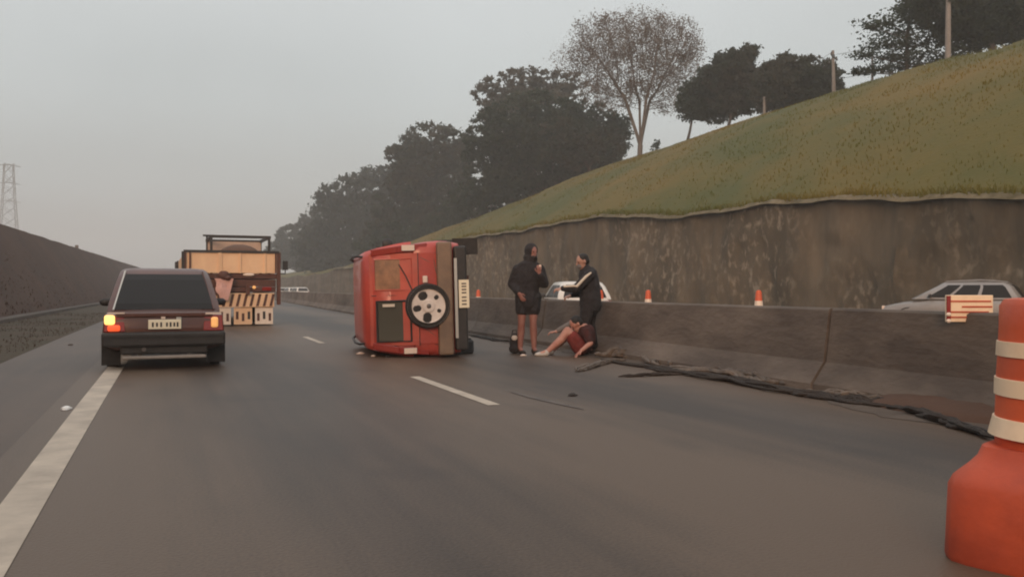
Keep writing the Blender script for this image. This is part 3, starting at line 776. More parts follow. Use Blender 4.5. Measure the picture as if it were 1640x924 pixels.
MB().box((0, -.124, .43), (1.48, .012, .03)).build('bumper_strip', M['rubber'], sed)
MB().box((0, -.0385, .69), (.9, .006, .008)).build('boot_seam', M['black'], sed)
for s in (-1, 1): MB().box((s * .655, .30, .20), (.23, .03, .30)).build('mud_flap', M['rubber'], sed)
MB().tube([(-.25, -.1, .27), (-.25, .2, .27)], .028, 10).build('exhaust_pipe', M['steel'], sed)
MB().tube([(-.635, .42, .77), (-.51, 1.03, 1.30)], .013, 6).build('window_trim', M['chrome'], sed)
MB().tube([(.635, .42, .77), (.51, 1.03, 1.30)], .013, 6).build('window_trim', M['maroon'], sed)

# red van-like car on its left side: built upright, then laid over
p = on_ground(662, 573)
red = bpy.data.objects.new('overturned_car', None); COL.objects.link(red)
tag(red, 'red wagon lying on its side with the spare wheel on its tailgate facing the camera', 'car')
WR, HR = 1.70, 1.40
car('overturned_car', '', 'car', M['red'],
    [(-.03, .74, .36, .86), (.0, .80, .32, .92), (.08, .835, .27, .95), (.5, .85, .25, .96), (2.6, .85, .25, .95), (3.3, .83, .27, .90), (3.9, .76, .30, .78), (4.1, .66, .36, .60)],
    [(.93, .83, .03, 3.45), (1.05, .815, .05, 3.2), (1.35, .75, .12, 2.72), (1.50, .70, .22, 2.55)],
    [(.76, .75, .32, .22), (.76, 3.3, .32, .22)], {'rear': M['glass_green'], 'side': M['glass']}, (0, 0, 0), 0, rear_win=None,
    sides=((.05, .32), (.36, .62), (.66, .92)), root=red, mirrors=False, arch=False)
def rear_pt(x, z, e=.012):  # outer face of the upright rear
    y = float(np.interp(z, [.3, .86, .93, 1.05, 1.35, 1.50], [-.03, -.03, .02, .05, .12, .22])); return Vector((x, y - e, z))
def rear_panel(name, x0, x1, z0, z1, m, e=.016, t=.03, bev=0):
    return MB().slab([rear_pt(x0, z0, e), rear_pt(x1, z0, e), rear_pt(x1, z1, e), rear_pt(x0, z1, e)], t).build(name, m, red, bevel=bev)
# the two tailgate panes (x is up once the car lies on its side)
rear_panel('tailgate', -.66, .66, .86, 1.46, M['red'], .012, .03)
rear_panel('tailgate_lower', -.64, .66, .50, .86, M['red'], .014, .03)
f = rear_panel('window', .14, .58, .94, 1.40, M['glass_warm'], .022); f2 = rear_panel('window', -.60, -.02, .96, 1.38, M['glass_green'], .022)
mb = MB(); mb.tube([rear_pt(.14, .94, .03), rear_pt(.58, .94, .03), rear_pt(.58, 1.40, .03), rear_pt(.14, 1.40, .03), rear_pt(.14, .94, .03)], .012, 5); mb.build('window_seal', M['red'], f)
mb = MB(); mb.tube([rear_pt(-.02, .96, .03), rear_pt(-.60, .96, .03), rear_pt(-.60, 1.38, .03), rear_pt(-.02, 1.38, .03), rear_pt(-.02, .96, .03)], .018, 5); mb.build('window_seal', M['black'], f2)
MB().box((-.08, -.0, 1.24), (.04, .03, .15)).build('tailgate_sticker', M['stripe'], red)
for s in (-1, 1):
    lm = MB().slab([(s * .75 - .055, -.02, .74), (s * .75 + .055, -.02, .74), (s * .72 + .045, .02, 1.12), (s * .72 - .055, .02, 1.12)], .06).build('tail_lamp', M['lamp_red'], red, bevel=.012)
    MB().slab([(s * .72 - .055, .02, 1.12), (s * .72 + .045, .02, 1.12), (s * .665 + .055, .15, 1.44), (s * .665 - .045, .15, 1.44)], .06).build('pillar_lamp', M['lamp_red'], red, bevel=.012)
    MB().box((s * .735, -.015, .98), (.08, .03, .16)).build('reversing_lamp', M['lamp_clear'], lm)
bm_ = MB().box((0, -.10, .535), (1.62, .15, .19)).build('rear_bumper', mat('bumper_plastic', (.22, .145, .095), .6, (.15, .10, .07), 4), red, bevel=.03)
MB().box((.0, -.19, .405), (1.14, .03, .035)).build('bumper_strip', M['chrome'], red)
MB().box((0, -.08, .33), (1.5, .14, .16)).build('bumper_lower', M['black'], red, bevel=.03)
pl = MB().box((.06, -.165, .30), (.40, .02, .13)).build('number_plate', M['plate'], red)
for i, x in enumerate((-.09, -.04, .01, .075, .12, .165, .205)): MB().box((x, -.177, .30), (.02, .004, .06)).build('plate_character', M['steel'], pl)
for x0, z0, x1, z1 in ((-.66, .862, .66, .862), (-.66, .5, -.66, 1.44), (.66, .5, .66, 1.44), (.06, .52, .06, 1.44)):
    MB().tube([rear_pt(x0, z0, .017), rear_pt((x0 + x1) / 2, (z0 + z1) / 2, .017), rear_pt(x1, z1, .017)], .006, 5).build('panel_gap', M['black'], red)
MB().tube([rear_pt(.10, .93, .04), rear_pt(.34, 1.02, .04), rear_pt(.50, 1.10, .04)], .009, 5).build('wiper', M['black'], red)
for x0, z0, x1, z1, w in ((.2, .60, .58, .66, .008), (-.62, .58, -.30, .55, .010), (.52, .70, .60, .84, .007), (-.55, .64, -.42, .80, .006)):
    MB().tube([rear_pt(x0, z0, .016), rear_pt((x0 * .4 + x1 * .6), (z0 + z1) / 2 + .012, .017), rear_pt(x1, z1, .016)], [w * .3, w, w * .3], 4).build('scrape', M['debris'], red)
# spare wheel on its carrier
sw = MB().lathe([(.16, -.06), (.30, -.06), (.318, -.03), (.322, .03), (.305, .09), (.20, .10)], (-.10, -.14, .76), 'Y', 32).build('spare_wheel', M['rubber'], red, smooth=True)
mb = MB().lathe([(.298, -.074), (.298, -.03), (.225, -.03), (.24, -.085)], (-.10, -.14, .76), 'Y', 32, False)
mb.lathe([(.005, -.095), (.085, -.09), (.095, -.05)], (-.10, -.14, .76), 'Y', 20)
mb.lathe([(.24, -.068), (.24, -.05)], (-.10, -.14, .76), 'Y', 32)
rim = mb.build('rim', M['alloy'], sw, smooth=True)
for k, (sz, ln) in enumerate(((.075, .10), (.05, .10), (.07, .12), (.03, .05), (.035, .06))):
    a = 2 * math.pi * k / 5 + .5; c = Vector((-.10 + math.cos(a) * .165, -.14 - .068, .76 + math.sin(a) * .165))
    MB().ell(c, (ln * .62, .008, sz), 12, 6, Matrix.Rotation(-a, 3, 'Y')).build('rim_hole', M['rubber'], sw)
MB().ell((-.10, -.235, .76), (.035, .012, .035), 12, 6).build('hub_cap', M['steel'], sw, smooth=True)
MB().box((.28, -.07, .78), (.10, .05, .06)).build('door_handle', M['lamp_clear'], red, bevel=.01)
for s in (-1, 1):
    MB().tube([(s * .62, .32, 1.50), (s * .64, .42, 1.585), (s * .66, 1.2, 1.605), (s * .65, 2.1, 1.59), (s * .62, 2.4, 1.53)],   .018, 8).build('roof_rail', M['black'], red, smooth=True)
for s in (-1, 1):
    MB().box((s * .862, 2.0, .52), (.03, 2.1, .14)).build('side_cladding', M['black'], red, bevel=.01)
    MB().ell((s * .93, 2.75, 1.0), (.10, .07, .09), 10, 6).build('mirror', M['black'], red, smooth=True)
    for yy in (1.35, 2.25): MB().box((s * .865, yy, .84), (.025, .16, .03)).build('door_handle', M['black'], red)
mb = MB()
mb.box((0, 1.9, .27), (1.3, 3.4, .06)); mb.tube([(-.76, .75, .32), (.76, .75, .32)], .05, 10); mb.tube([(.2, .0, .24), (.2, 2.6, .22)], .035, 8); mb.box((.2, .45, .24), (.25, .6, .12))
mb.build('underbody', M['rust'], red)
MB().slab([(-.86, .62, .09), (-.63, .62, .09), (-.63, .62, .34), (-.86, .62, .34)], .02).build('mud_flap', M['rubber'], red)
MB().slab([(.64, .32, .02), (.88, .32, .02), (.88, .32, .36), (.64, .32, .36)], .02).build('mud_flap', M['rubber'], red)
# lay it over: local up points to the left of the picture, local right points to the sky
yaw = R(-8.5)
ZS = 1.13
for ch in red.children_recursive:
    me = ch.data; k = len(me.vertices); co = np.empty(k * 3, np.float32); me.vertices.foreach_get('co', co); co = co.reshape(-1, 3)
    base = ch if ch.parent == red else ch.parent
    if base.name.startswith('spare_wheel'): co[:, 2] += .76 * (ZS - 1)
    elif base.name.startswith('wheel'): co[:, 2] += .32 * (ZS - 1)
    else: co[:, 2] *= ZS
    me.vertices.foreach_set('co', co.ravel()); me.update()
red.matrix_world = Matrix.Translation((p.x + 1.12, p.y - .12, .925)) @ Matrix.Rotation(yaw, 4, 'Z') @ Matrix.Rotation(R(-90), 4, 'Y') @ Matrix.Rotation(R(-1.5), 4, 'Y') @ Matrix.Scale(1.07, 4)

# flatbed truck seen from behind
pa = on_ground(287, 523); pb = on_ground(452, 523)
tx = (pa.x + pb.x) / 2 + .06; tyy = min(pa.y, pb.y) + .6; hw = 1.28
tr = thing('flatbed_truck', 'flatbed truck with a cream tailgate and a rack frame, ahead of the maroon sedan', 'truck', (tx, tyy, 0), 0)
MB().box((0, 4.6, 1.42), (2 * hw, 8.6, .14)).build('flatbed', M['rust'], tr, bevel=.01)
for s in (-1, 1): MB().box((s * .42, 4.6, 1.02), (.1, 9.0, .26)).build('chassis_rail', M['rust'], tr)
tg = MB().box((0, .28, 1.79), (2 * hw - .06, .05, .56)).build('tailgate', M['cream'], tr)
MB().box((0, .26, 2.11), (2 * hw + .02, .09, .07)).build('tailgate_rail', M['black'], tr)
for x in (-1.24, -1.12, -.35, -.3, .22, .9, 1.2): MB().box((x, .235, 1.79), (.045, .04, .58)).build('tailgate_post', M['cream'] if abs(x) < 1 else M['rust'], tr)
for s in (-1, 1):
    MB().box((s * (hw - .03), 4.6, 1.79), (.05, 8.5, .56)).build('side_board', M['cream'], tr)
    MB().box((s * (hw + .01), .30, 1.35), (.10, .12, 1.5)).build('corner_post', M['rust'] if s > 0 else M['black'], tr)
# rack frame standing on the bed, with its load
mb = MB()
for x in (-.52, 1.10):
    for y in (1.0, 3.4): mb.box((x, y, 2.05), (.07, .07, 1.1))
for y in (1.0, 3.4): mb.box((.29, y, 2.58), (1.72, .08, .08))
for x in (-.52, 1.10): mb.box((x, 2.2, 2.58), (.07, 2.4, .08))
mb.box((-.64, 1.05, 2.4), (.05, .05, .45)); mb.box((-.6, 1.05, 2.6), (.3, .05, .05))
mb.build('rack_frame', M['black'], tr)
MB().box((.29, 3.3, 2.3), (1.62, .05, .5)).build('rack_panel', mat('rack_panel_pale', (.5, .36, .28), .7, (.42, .3, .23), 2), tr)
load = MB().ell((.35, 2.2, 1.95), (.68, .95, .47), 20, 12).build('tarpaulin_load', mat('brown_tarpaulin', (.16, .075, .04), .8, (.11, .055, .032), 3, .3, 8), None, smooth=True)
load.location = (tx, tyy, 0); tag(load, 'brown tarpaulin covered load inside the truck rack', 'load')
# rear cross member, lamps and striped underrun board
MB().box((0, .33, 1.22), (2.4, .12, .2)).build('cross_member', M['rust'], tr, bevel=.015)
MB().box((.25, .29, 1.04), (1.9, .06, .14)).build('lamp_bar', M['rust'], tr, bevel=.01)
for x in (-.9, .95): MB().box((x, .24, 1.06), (.26, .05, .11)).build('tail_lamp', M['lamp_red'], tr, bevel=.01)
MB().ell((.60, .25, 1.10), (.05, .04, .05)).build('marker_lamp', M['lamp_amber_on'], tr, smooth=True)
MB().ell((.45, .25, 1.46), (.16, .04, .045)).build('reflector', M['reflect_w'], tr, smooth=True)
ub = MB().box((.30, .26, .735), (1.72, .05, .40)).build('underrun_board', M['cream'], tr, bevel=.01)
for k in range(9):
    x = -.46 + k * .185
    MB().slab([(x, .232, .56), (x + .075, .232, .56), (x + .155, .232, .91), (x + .08, .232, .91)], .012).build('board_stripe', M['rust'], ub)
for i, x in enumerate((-.28, .30, .88)):
    fl = MB().box((x, .30, .28), (.50, .03, .48)).build('mud_flap', M['reflect_w'] if i != 1 else M['cream'], tr, bevel=.008)
    for j in range(3):
        MB().box((x - .16 + j * .16, .281, .25 + .05 * ((i + j) % 2)), (.07, .006, .22)).build('flap_mark', M['rust'] if (i + j) % 3 else M['black'], fl)
MB().box((-.66, .27, .36), (.15, .05, .72)).build('side_marker_board', M['reflect_w'], tr, bevel=.01)
for y in (1.6, 2.9, 7.6):
    for s in (-1, 1): wheel(tr, s * 1.0, y, .48, .48, .44 if y < 5 else .26, s, M['steel'])
MB().box((0, 9.0, 1.55), (2.3, 1.7, 1.5)).build('cab', M['white'], tr, bevel=.12)
MB().box((0, 8.13, 1.9), (1.5, .02, .5)).build('cab_window', M['glass'], tr)
MB().box((0, 8.9, .65), (2.2, 1.5, .4)).build('cab_step', M['black'], tr, bevel=.05)
for s in (-1, 1):
    MB().tube([(s * 1.12, 9.5, 2.1), (s * 1.3, 9.3, 2.1), (s * 1.3, 9.3, 1.6), (s * 1.12, 9.5, 1.5)], .025, 6).build('mirror_arm', M['black'], tr)
    MB().box((s * 1.3, 9.25, 1.88), (.2, .1, .4)).build('mirror', M['black'], tr, bevel=.03)
mb = MB().tube([(hw, .5, 1.5), (hw + .22, .5, 1.5), (hw + .22, .5, 1.7)], .02, 6)
mb.box((hw + .22, .48, 1.74), (.14, .10, .26)); mb.build('marker_bracket', M['black'], tr)
# cloth hanging at the truck's rear left corner
cp_ = at_depth(356, 459, 24.0)
mb = MB(); rings = []
for k in range(9):
    f = k / 8; wv = .30 - .16 * f
    rings.append([(-wv + .05 * math.sin(9 * f), -.04 + .03 * math.sin(5 * f + 1), .45 - .75 * f), (-wv * .3, -.09 + .03 * math.cos(7 * f), .45 - .75 * f), (wv * .4, -.05 + .04 * math.sin(6 * f), .45 - .75 * f), (wv, -.07, .45 - .75 * f), (wv * .9, .03, .45 - .75 * f), (-wv * .9, .04, .45 - .75 * f)])
ck = mb.loft(rings).build('cloth', M['pink'], smooth=True); ck.location = (cp_.x + .04, tyy + .13, cp_.z - .14); ck.scale = (.85, 1, .82)
tag(ck, 'pale pink cloth hanging from the truck bed above the sedan', 'cloth')
kn = MB().ell((0, 0, .55), (.19, .12, .17), 12, 8).ell((.12, -.04, .47), (.12, .1, .1), 10, 6).build('knot', M['rust'], ck, smooth=True)

# vehicles on the other carriageway
def small_car(name, label, paint, loc, rz, group, tall=1.0):
    t = car(name, label, 'car', paint,
        [(-.02, .68, .36, .80), (.05, .78, .28, .90), (.5, .83, .24, .92), (2.5, .83, .24, .90), (3.3, .80, .26, .80), (3.9, .70, .32, .66)],
        [(.90, .80, .08, 3.05), (1.0, .78, .14, 2.85), (1.28, .68, .34, 2.35), (1.38 * tall, .62, .5, 2.2)],
        [(.70, .75, .29, .19), (.70, 3.1, .29, .19)], M['glass'], loc, rz, group)
    for s in (-1, 1):
        MB().box((s * .66, -.03, .76), (.2, .05, .2)).build('tail_lamp', M['lamp_red'], t, bevel=.015)
        MB().box((s * .56, 3.86, .62), (.26, .08, .13)).build('headlight', M['lamp_clear'], t, bevel=.02)
    MB().box((0, -.05, .42), (1.5, .1, .18)).build('rear_bumper', M['black'], t, bevel=.03)
    MB().box((0, -.045, .66), (.4, .02, .12)).build('number_plate', M['plate'], t)
    return t
q = at_depth(914, 470, 26.0)
small_car('parked_car', 'white hatchback on the other carriageway, seen between the two standing people', M['white'], (q.x, q.y - 1.0, FAR_Z), R(-16), None)
q = at_depth(1525, 470, 26.0)
sv = small_car('wagon', 'silver wagon passing on the other carriageway beside the striped drum', M['silver'], (q.x + 1.2, q.y - 1.6, FAR_Z), R(32), None)
for s in (-1, 1): MB().tube([(s * .58, .6, 1.42), (s * .58, 1.2, 1.47), (s * .58, 2.1, 1.42)], .02, 6).build('roof_rail', M['silver'], sv)
for i, (px, dd, lb) in enumerate(((456, 128, 'nearest to the truck'), (472, 118, 'in the middle of the three'), (486, 108, 'nearest to the red car'))):
    q = at_depth(px, 470, dd)
    small_car('distant_car', 'tiny white car far down the other carriageway, ' + lb, M['white'], (q.x, q.y, FAR_Z), R(8), 'far cars down the other carriageway')

# ------------------------------------------------------------------ traffic drum, cones, boards
p = at_depth(1722, 900, 3.30); p.z = 0
dr = thing('traffic_drum', 'orange channelizer drum with cream reflective bands at the right edge', 'drum', p, 0)
PR = lambda z: float(np.interp(z, [.36, .44, .52, 1.0], [.36, .31, .275, .255]))
def band(z0, z1, e=0.0, n=40, mm=None, name='body', par=None, steps=2):
    prof = [(PR(z0) + e, z0)]
    for k in range(1, steps + 1): prof.append((PR(z0 + (z1 - z0) * k / steps) + e, z0 + (z1 - z0) * k / steps))
    return prof
mb = MB(); rings = [(.268, .40), (.274, .47), (.274, .52), (.272, .56)]
zz = [.456, .50, .565, .605, .655, .725, .775, .845, .875, .99]
mb.lathe(rings + [(.270, .60), (.268, .70), (.262, .80), (.258, .90), (.256, .985), (.240, 1.01), (.20, 1.015), (.06, 1.015)], n=44)
mb.build('drum_body', M['orange'], dr, smooth=True)
for z0, z1 in ((.47 + .005, .55), (.632, .704), (.785, .848)):
    r0, r1 = np.interp([z0, z1], [.47, .56, .60, .70, .80, .90], [.292, .272, .270, .268, .262, .258])
    MB().lathe([(r0 - .01, z0), (r0 + .006, z0 + .003), (r1 + .006, z1 - .003), (r1 - .01, z1)], n=44).build('reflective_band', M['reflect'], dr, smooth=True)
mb = MB(); rings = []
for sc, z in ((.375, .0), (.38, .02), (.375, .15), (.37, .29), (.355, .325), (.31, .37), (.282, .405), (.27, .44)):
    rings.append([(sc * math.cos(a) / (abs(math.cos(a - .35)) ** 7 + abs(math.sin(a - .35)) ** 7) ** (1 / 7), sc * math.sin(a) / (abs(math.cos(a - .35)) ** 7 + abs(math.sin(a - .35)) ** 7) ** (1 / 7), z) for a in [2 * math.pi * k / 48 for k in range(48)]])
mb.loft(rings).build('base', M['orange_deep'], dr, smooth=True)
MB().tube([(-.1, 0, 1.01), (-.09, 0, 1.07), (.09, 0, 1.07), (.1, 0, 1.01)], .016, 8).build('handle', M['orange'], dr)

def cone(label, loc, group='traffic cones beyond the barrier'):
    t = thing('traffic_cone', label, 'cone', loc, 0, group)
    MB().lathe([(.15, .03), (.06, 1.12), (.045, 1.17), (.01, 1.18)], n=18).build('cone_body', M['orange'], t, smooth=True)
    for z0, z1 in ((.74, .96), (.40, .60)):
        r0, r1 = .15 - .09 * (z0 - .03) / 1.09, .15 - .09 * (z1 - .03) / 1.09
        MB().lathe([(r0 - .004, z0), (r0 + .004, z0), (r1 + .004, z1), (r1 - .004, z1)], n=18).build('reflective_band', M['reflect_w'], t, smooth=True)
    MB().box((0, 0, .02), (.38, .38, .04)).build('base', M['orange_deep'], t, bevel=.01)
    return t
def beyond(px, d): q = at_depth(px, 470, d); return (q.x, q.y, FAR_Z)
c0 = cone('orange cone standing alone beyond the barrier, nearest to the silver wagon', beyond(1215, 17.5))
dup(c0, beyond(1038, 20.5), .3, 'orange cone beyond the barrier at the end of the fallen board')
dup(c0, beyond(962, 21.5), .8, 'orange cone beyond the barrier just behind the bending person')
dup(c0, (on_ground(766, 500)[0] * 0 + at_depth(766, 470, 27.0).x, at_depth(766, 470, 27.0).y, FAR_Z), 0, 'pale cone beyond the barrier beside the overturned red car')
a, b = Vector(beyond(966, 20.5)), Vector(beyond(1052, 19.8))
t = thing('barrier_board', 'orange and white board lying low between two cones beyond the barrier', 'board', a.lerp(b, .5) + Vector((0, 0, .0)), math.atan2(b.y - a.y, b.x - a.x))
ln = (b - a).length
MB().box((0, 0, .66), (ln, .04, .06)).build('rail', M['orange_deep'], t); MB().box((-ln * .20, -.03, .70), (.28, .05, .11)).build('panel', M['reflect_w'], t, bevel=.02)
MB().box((ln * .30, -.03, .68), (.5, .05, .05)).build('panel', M['reflect'], t)
for s in (-.45, .45): MB().box((s * ln, 0, .33), (.05, .05, .66)).build('leg', M['orange_deep'], t)

# striped board bolted on the barrier behind the drum
q = at_depth(1552, 494, 7.35)
t = thing('striped_board', 'small cream and red striped reflective board on the barrier left of the drum', 'sign', q, -YAW)
MB().box((0, 0, 0), (.40, .03, .23)).build('board', M['reflect'], t, bevel=.005)
for z, x, w in ((.062, .0, .36), (.015, .06, .26), (-.03, -.02, .36), (-.075, .0, .36)): MB().box((x, -.017, z), (w, .006, .014)).build('stripe', M['orange_deep'], t)
MB().box((-.185, -.018, .0), (.035, .008, .22)).build('edge_stripe', M['lamp_red'], t)
for z in (-.05, -.105): MB().ell((-.19, -.03, z), (.022, .015, .018), 8, 6).build('reflector', M['reflect_w'], t)
MB().box((0, .06, -.17), (.06, .06, .30)).build('bracket', M['steel'], t)

# ------------------------------------------------------------------ people (local x runs to the right of the picture)
def hand(mb, wrist, direction, palm_up, s=1.0, curl=.5):
    """palm, four unequal fingers and a thumb"""
    d = Vector(direction).normalized(); n = Vector(palm_up); n = (n - d * n.dot(d)).normalized(); side = d.cross(n)
    w = Vector(wrist); pc = w + d * .05 * s
    for k in (-1.2, -.4, .4, 1.2): mb.cap(w + side * k * .012 * s, .017 * s, w + d * .085 * s + side * k * .019 * s, .012 * s, 8)
    for k, ln in zip((-1.5, -.5, .5, 1.5), (.066, .078, .074, .058)):
        a = w + d * .088 * s + side * k * .019 * s; b = a + (d * math.cos(curl * .6) - n * math.sin(curl * .6)) * ln * .5 * s
        c = b + (d * math.cos(curl * 1.8) - n * math.sin(curl * 1.8)) * ln * .5 * s
        mb.cap(a, .0105 * s, b, .0095 * s, 8); mb.cap(b, .0095 * s, c, .008 * s, 8)
    a = w + d * .03 * s - side * .03 * s; b = a + (d * .7 - side * .7).normalized() * .04 * s; c = b + (d - n * .4).normalized() * .032 * s
    mb.cap(a, .013 * s, b, .0115 * s, 8); mb.cap(b, .0115 * s, c, .0095 * s, 8)
def head(mb, c, fwd, s=1.0):
    """skull, jaw, nose, brow and ears, looking along fwd"""
    c = Vector(c); f = Vector(fwd).normalized(); u = Vector((0, 0, 1)); r = f.cross(u).normalized(); u = r.cross(f)
    rot = Matrix((r, f, u)).transposed()
    mb.ell(c + u * .02 * s, (.075 * s, .095 * s, .10 * s), 16, 12, rot); mb.ell(c + f * .03 * s - u * .055 * s, (.055 * s, .06 * s, .065 * s), 14, 10, rot)
    mb.cap(c + f * .095 * s + u * .012 * s, .010 * s, c + f * .115 * s - u * .022 * s, .015 * s, 8)
    mb.ell(c + f * .083 * s + u * .03 * s, (.05 * s, .015 * s, .012 * s), 10, 6, rot)
    mb.ell(c + f * .078 * s - u * .062 * s, (.028 * s, .018 * s, .014 * s), 10, 6, rot)
    mb.ell(c + f * .066 * s - u * .098 * s, (.03 * s, .025 * s, .02 * s), 10, 6, rot)
    for k in (-1, 1): mb.ell(c + r * k * .078 * s - f * .005 * s, (.012 * s, .022 * s, .034 * s), 8, 6, rot)
    return c, f, u, r, rot
def face_bits(par, H, s=1.0):
    c, f, u, r, rot = H
    for k in (-1, 1): MB().ell(c + f * .088 * s + u * .008 * s + r * k * .03 * s, (.013 * s, .008 * s, .008 * s), 8, 6, rot).build('eye', M['hair'], par)
    MB().ell(c + f * .096 * s - u * .058 * s, (.024 * s, .006 * s, .007 * s), 8, 6, rot).build('mouth', M['lip_skin'], par)
def shoe(par, p, fwd, m, s=1.0):
    f = Vector(fwd).normalized(); p = Vector(p); mb = MB()
    mb.ell(p + Vector((0, 0, .055)), (.05 * s, .05 * s, .055), 10, 8); mb.cap(p + Vector((0, 0, .04)), .042 * s, p + f * .13 * s + Vector((0, 0, .032)), .038 * s); mb.ell(p + f * .15 * s + Vector((0, 0, .028)), (.045 * s, .045 * s, .03), 10, 8)
    remeshed(mb, 'shoe', m, par, .01, 3)
V3 = Vector
def limb(mb, pts, rad, n=10):
    for i in range(len(pts) - 1): mb.cap(pts[i], rad[i], pts[i + 1], rad[i + 1], n)

# standing man in black, bare lower legs
d1 = 13.85; p = on_ground(847, 567)
m1 = thing('person', 'standing person in a black hooded jacket with bare lower legs beside the red car', 'person', (p.x, p.y, 0), -YAW, 'people at the accident')
b_ = MB()
HIP1 = [V3((-.095, 0, .92)), V3((.075, 0, .92))]
knee = [V3((-.12, -.02, .50)), V3((.07, -.03, .50))]; ank = [V3((-.14, .02, .09)), V3((.085, .0, .09))]
for h_, k_, a_ in zip(HIP1, knee, ank):
    limb(b_, [h_, h_.lerp(k_, .5), k_, k_.lerp(a_, .3) + V3((0, .02, 0)), a_], [.10, .082, .058, .062, .040])
    b_.cap(a_, .036, a_ + V3((.04, -.10, -.05)), .03)
limb(b_, [V3((-.01, 0, .92)), V3((-.01, .01, 1.15)), V3((0, .02, 1.36)), V3((.01, .01, 1.46))], [.13, .13, .15, .09])
b_.cap((.01, .01, 1.44), .058, (.035, 0, 1.56), .052)
sh = [V3((-.175, .02, 1.36)), V3((.17, 0, 1.36))]
el = [V3((-.265, .06, 1.14)), V3((.24, -.03, 1.14))]; wr = [V3((-.16, -.16, .98)), V3((.165, -.20, 1.30))]
for a_, e_, w_ in zip(sh, el, wr): limb(b_, [V3((0, .01, 1.40)), a_, e_, w_], [.09, .065, .046, .032])
hand(b_, wr[0], (.5, -.3, -.8), (-.5, -.8, 0)); hand(b_, wr[1], (-.1, -.3, .9), (0, -1, 0), curl=.9)
H = head(b_, (.05, -.01, 1.645), (.55, -.83, -.08))
bd = remeshed(b_, 'body', M['skin_pink'], m1, .007, 3); face_bits(m1, H)
j = MB()
limb(j, [V3((-.01, 0, .86)), V3((-.015, .01, 1.0)), V3((-.01, .01, 1.2)), V3((0, .02, 1.38))], [.185, .185, .185, .165])
j.ell((-.05, .03, 1.22), (.235, .16, .28)); j.ell((0, .02, 1.43), (.19, .12, .09))
for a_, e_, w_ in zip(sh, el, wr): limb(j, [a_, e_, e_.lerp(w_, .85)], [.098, .085, .062])
remeshed(j, 'jacket', M['cloth_black'], m1, .014, 4)
hd = MB(); c, f, u, r, rot = H
hd.ell(c - f * .03 + u * .025, (.112, .115, .128), 14, 10, rot); hd.ell(c - f * .04 - u * .09, (.12, .12, .08), 14, 10, rot); hd.cap(c - u * .12, .10, (.0, .03, 1.44), .12)
hood = remeshed(hd, 'hood', M['cloth_black'], m1, .012, 3)
MB().ell(c + f * .055 - u * .085, (.06, .06, .045), 12, 8, rot).build('beard', M['hair'], m1, smooth=True)
st = MB()
for h_, k_ in zip(HIP1, knee): limb(st, [h_, h_.lerp(k_, .3), h_.lerp(k_, .48)], [.135, .122, .115])
st.ell((-.01, 0, .92), (.19, .14, .13)); remeshed(st, 'shorts', M['cloth_black2'], m1, .012, 3)
for a_ in ank: shoe(m1, (a_.x, a_.y, 0), (.35, -.9, 0), M['debris_dark'])
MB().box((.175, -.225, 1.40), (.035, .012, .075)).build('phone_face', M['lamp_clear'], None)
ph = bpy.data.objects['phone_face']; ph.name = 'phone'; ph.location = m1.location; ph.rotation_euler = (0, 0, -YAW)
tag(ph, 'pale phone held at the chest of the standing person in black', 'phone')

# second person leaning to the left with an arm stretched out
p = on_ground(941, 567)
m2 = thing('person', 'person in black track clothes with a pale sleeve stripe leaning left with an outstretched arm', 'person', (p.x, p.y, 0), -YAW, 'people at the accident')
b_ = MB()
hip = [V3((.02, -.08, .90)), V3((.06, .10, .90))]; kn_ = [V3((-.06, -.10, .48)), V3((.05, .12, .48))]; an_ = [V3((-.02, -.10, .09)), V3((.12, .12, .09))]
for h_, k_, a_ in zip(hip, kn_, an_):
    limb(b_, [h_, h_.lerp(k_, .5), k_, k_.lerp(a_, .3) + V3((.02, 0, 0)), a_], [.10, .085, .06, .06, .04]); b_.cap(a_, .036, a_ + V3((-.12, -.02, -.05)), .03)
limb(b_, [V3((.04, 0, .90)), V3((.04, .0, 1.08)), V3((.01, .0, 1.25)), V3((-.01, 0, 1.33))], [.125, .125, .14, .09])
b_.cap((-.01, 0, 1.31), .055, (-.06, -.01, 1.43), .05)
s2 = [V3((.02, -.19, 1.28)), V3((.04, .19, 1.28))]; e2 = [V3((-.20, -.24, 1.06)), V3((-.05, .26, 1.02))]; w2_ = [V3((-.43, -.20, 1.06)), V3((-.25, .20, .95))]
for a_, e_, w_ in zip(s2, e2, w2_): limb(b_, [V3((0, 0, 1.28)), a_, e_, w_], [.09, .06, .045, .031])
hand(b_, w2_[0], (-1, -.1, -.15), (0, -.3, 1), curl=.7); hand(b_, w2_[1], (-.9, -.2, -.3), (0, -.3, 1), curl=.7)
H = head(b_, (-.085, -.02, 1.495), (-.88, -.35, -.30))
remeshed(b_, 'body', M['skin'], m2, .007, 3); face_bits(m2, H)
j = MB()
limb(j, [V3((.05, 0, .80)), V3((.045, 0, .95)), V3((.03, 0, 1.12)), V3((.01, 0, 1.27))], [.185, .18, .175, .16])
j.ell((.0, 0, 1.30), (.12, .19, .085)); j.cap((0, 0, 1.32), .09, (-.03, 0, 1.39), .075)
for a_, e_, w_ in zip(s2, e2, w2_): limb(j, [a_, e_, e_.lerp(w_, .9)], [.09, .072, .05])
remeshed(j, 'jacket', M['cloth_black2'], m2, .013, 4)
MB().tube([V3((.03, -.28, 1.31)), V3((-.05, -.315, 1.25)), V3((-.20, -.315, 1.09)), V3((-.24, -.302, 1.10)), V3((-.40, -.252, 1.09))], [.014, .022, .022, .020, .016], 8).build('sleeve_stripe', M['stripe'], m2, smooth=True)
tt = MB()
for h_, k_, a_ in zip(hip, kn_, an_): limb(tt, [h_, h_.lerp(k_, .5), k_, k_.lerp(a_, .92)], [.13, .112, .085, .072])
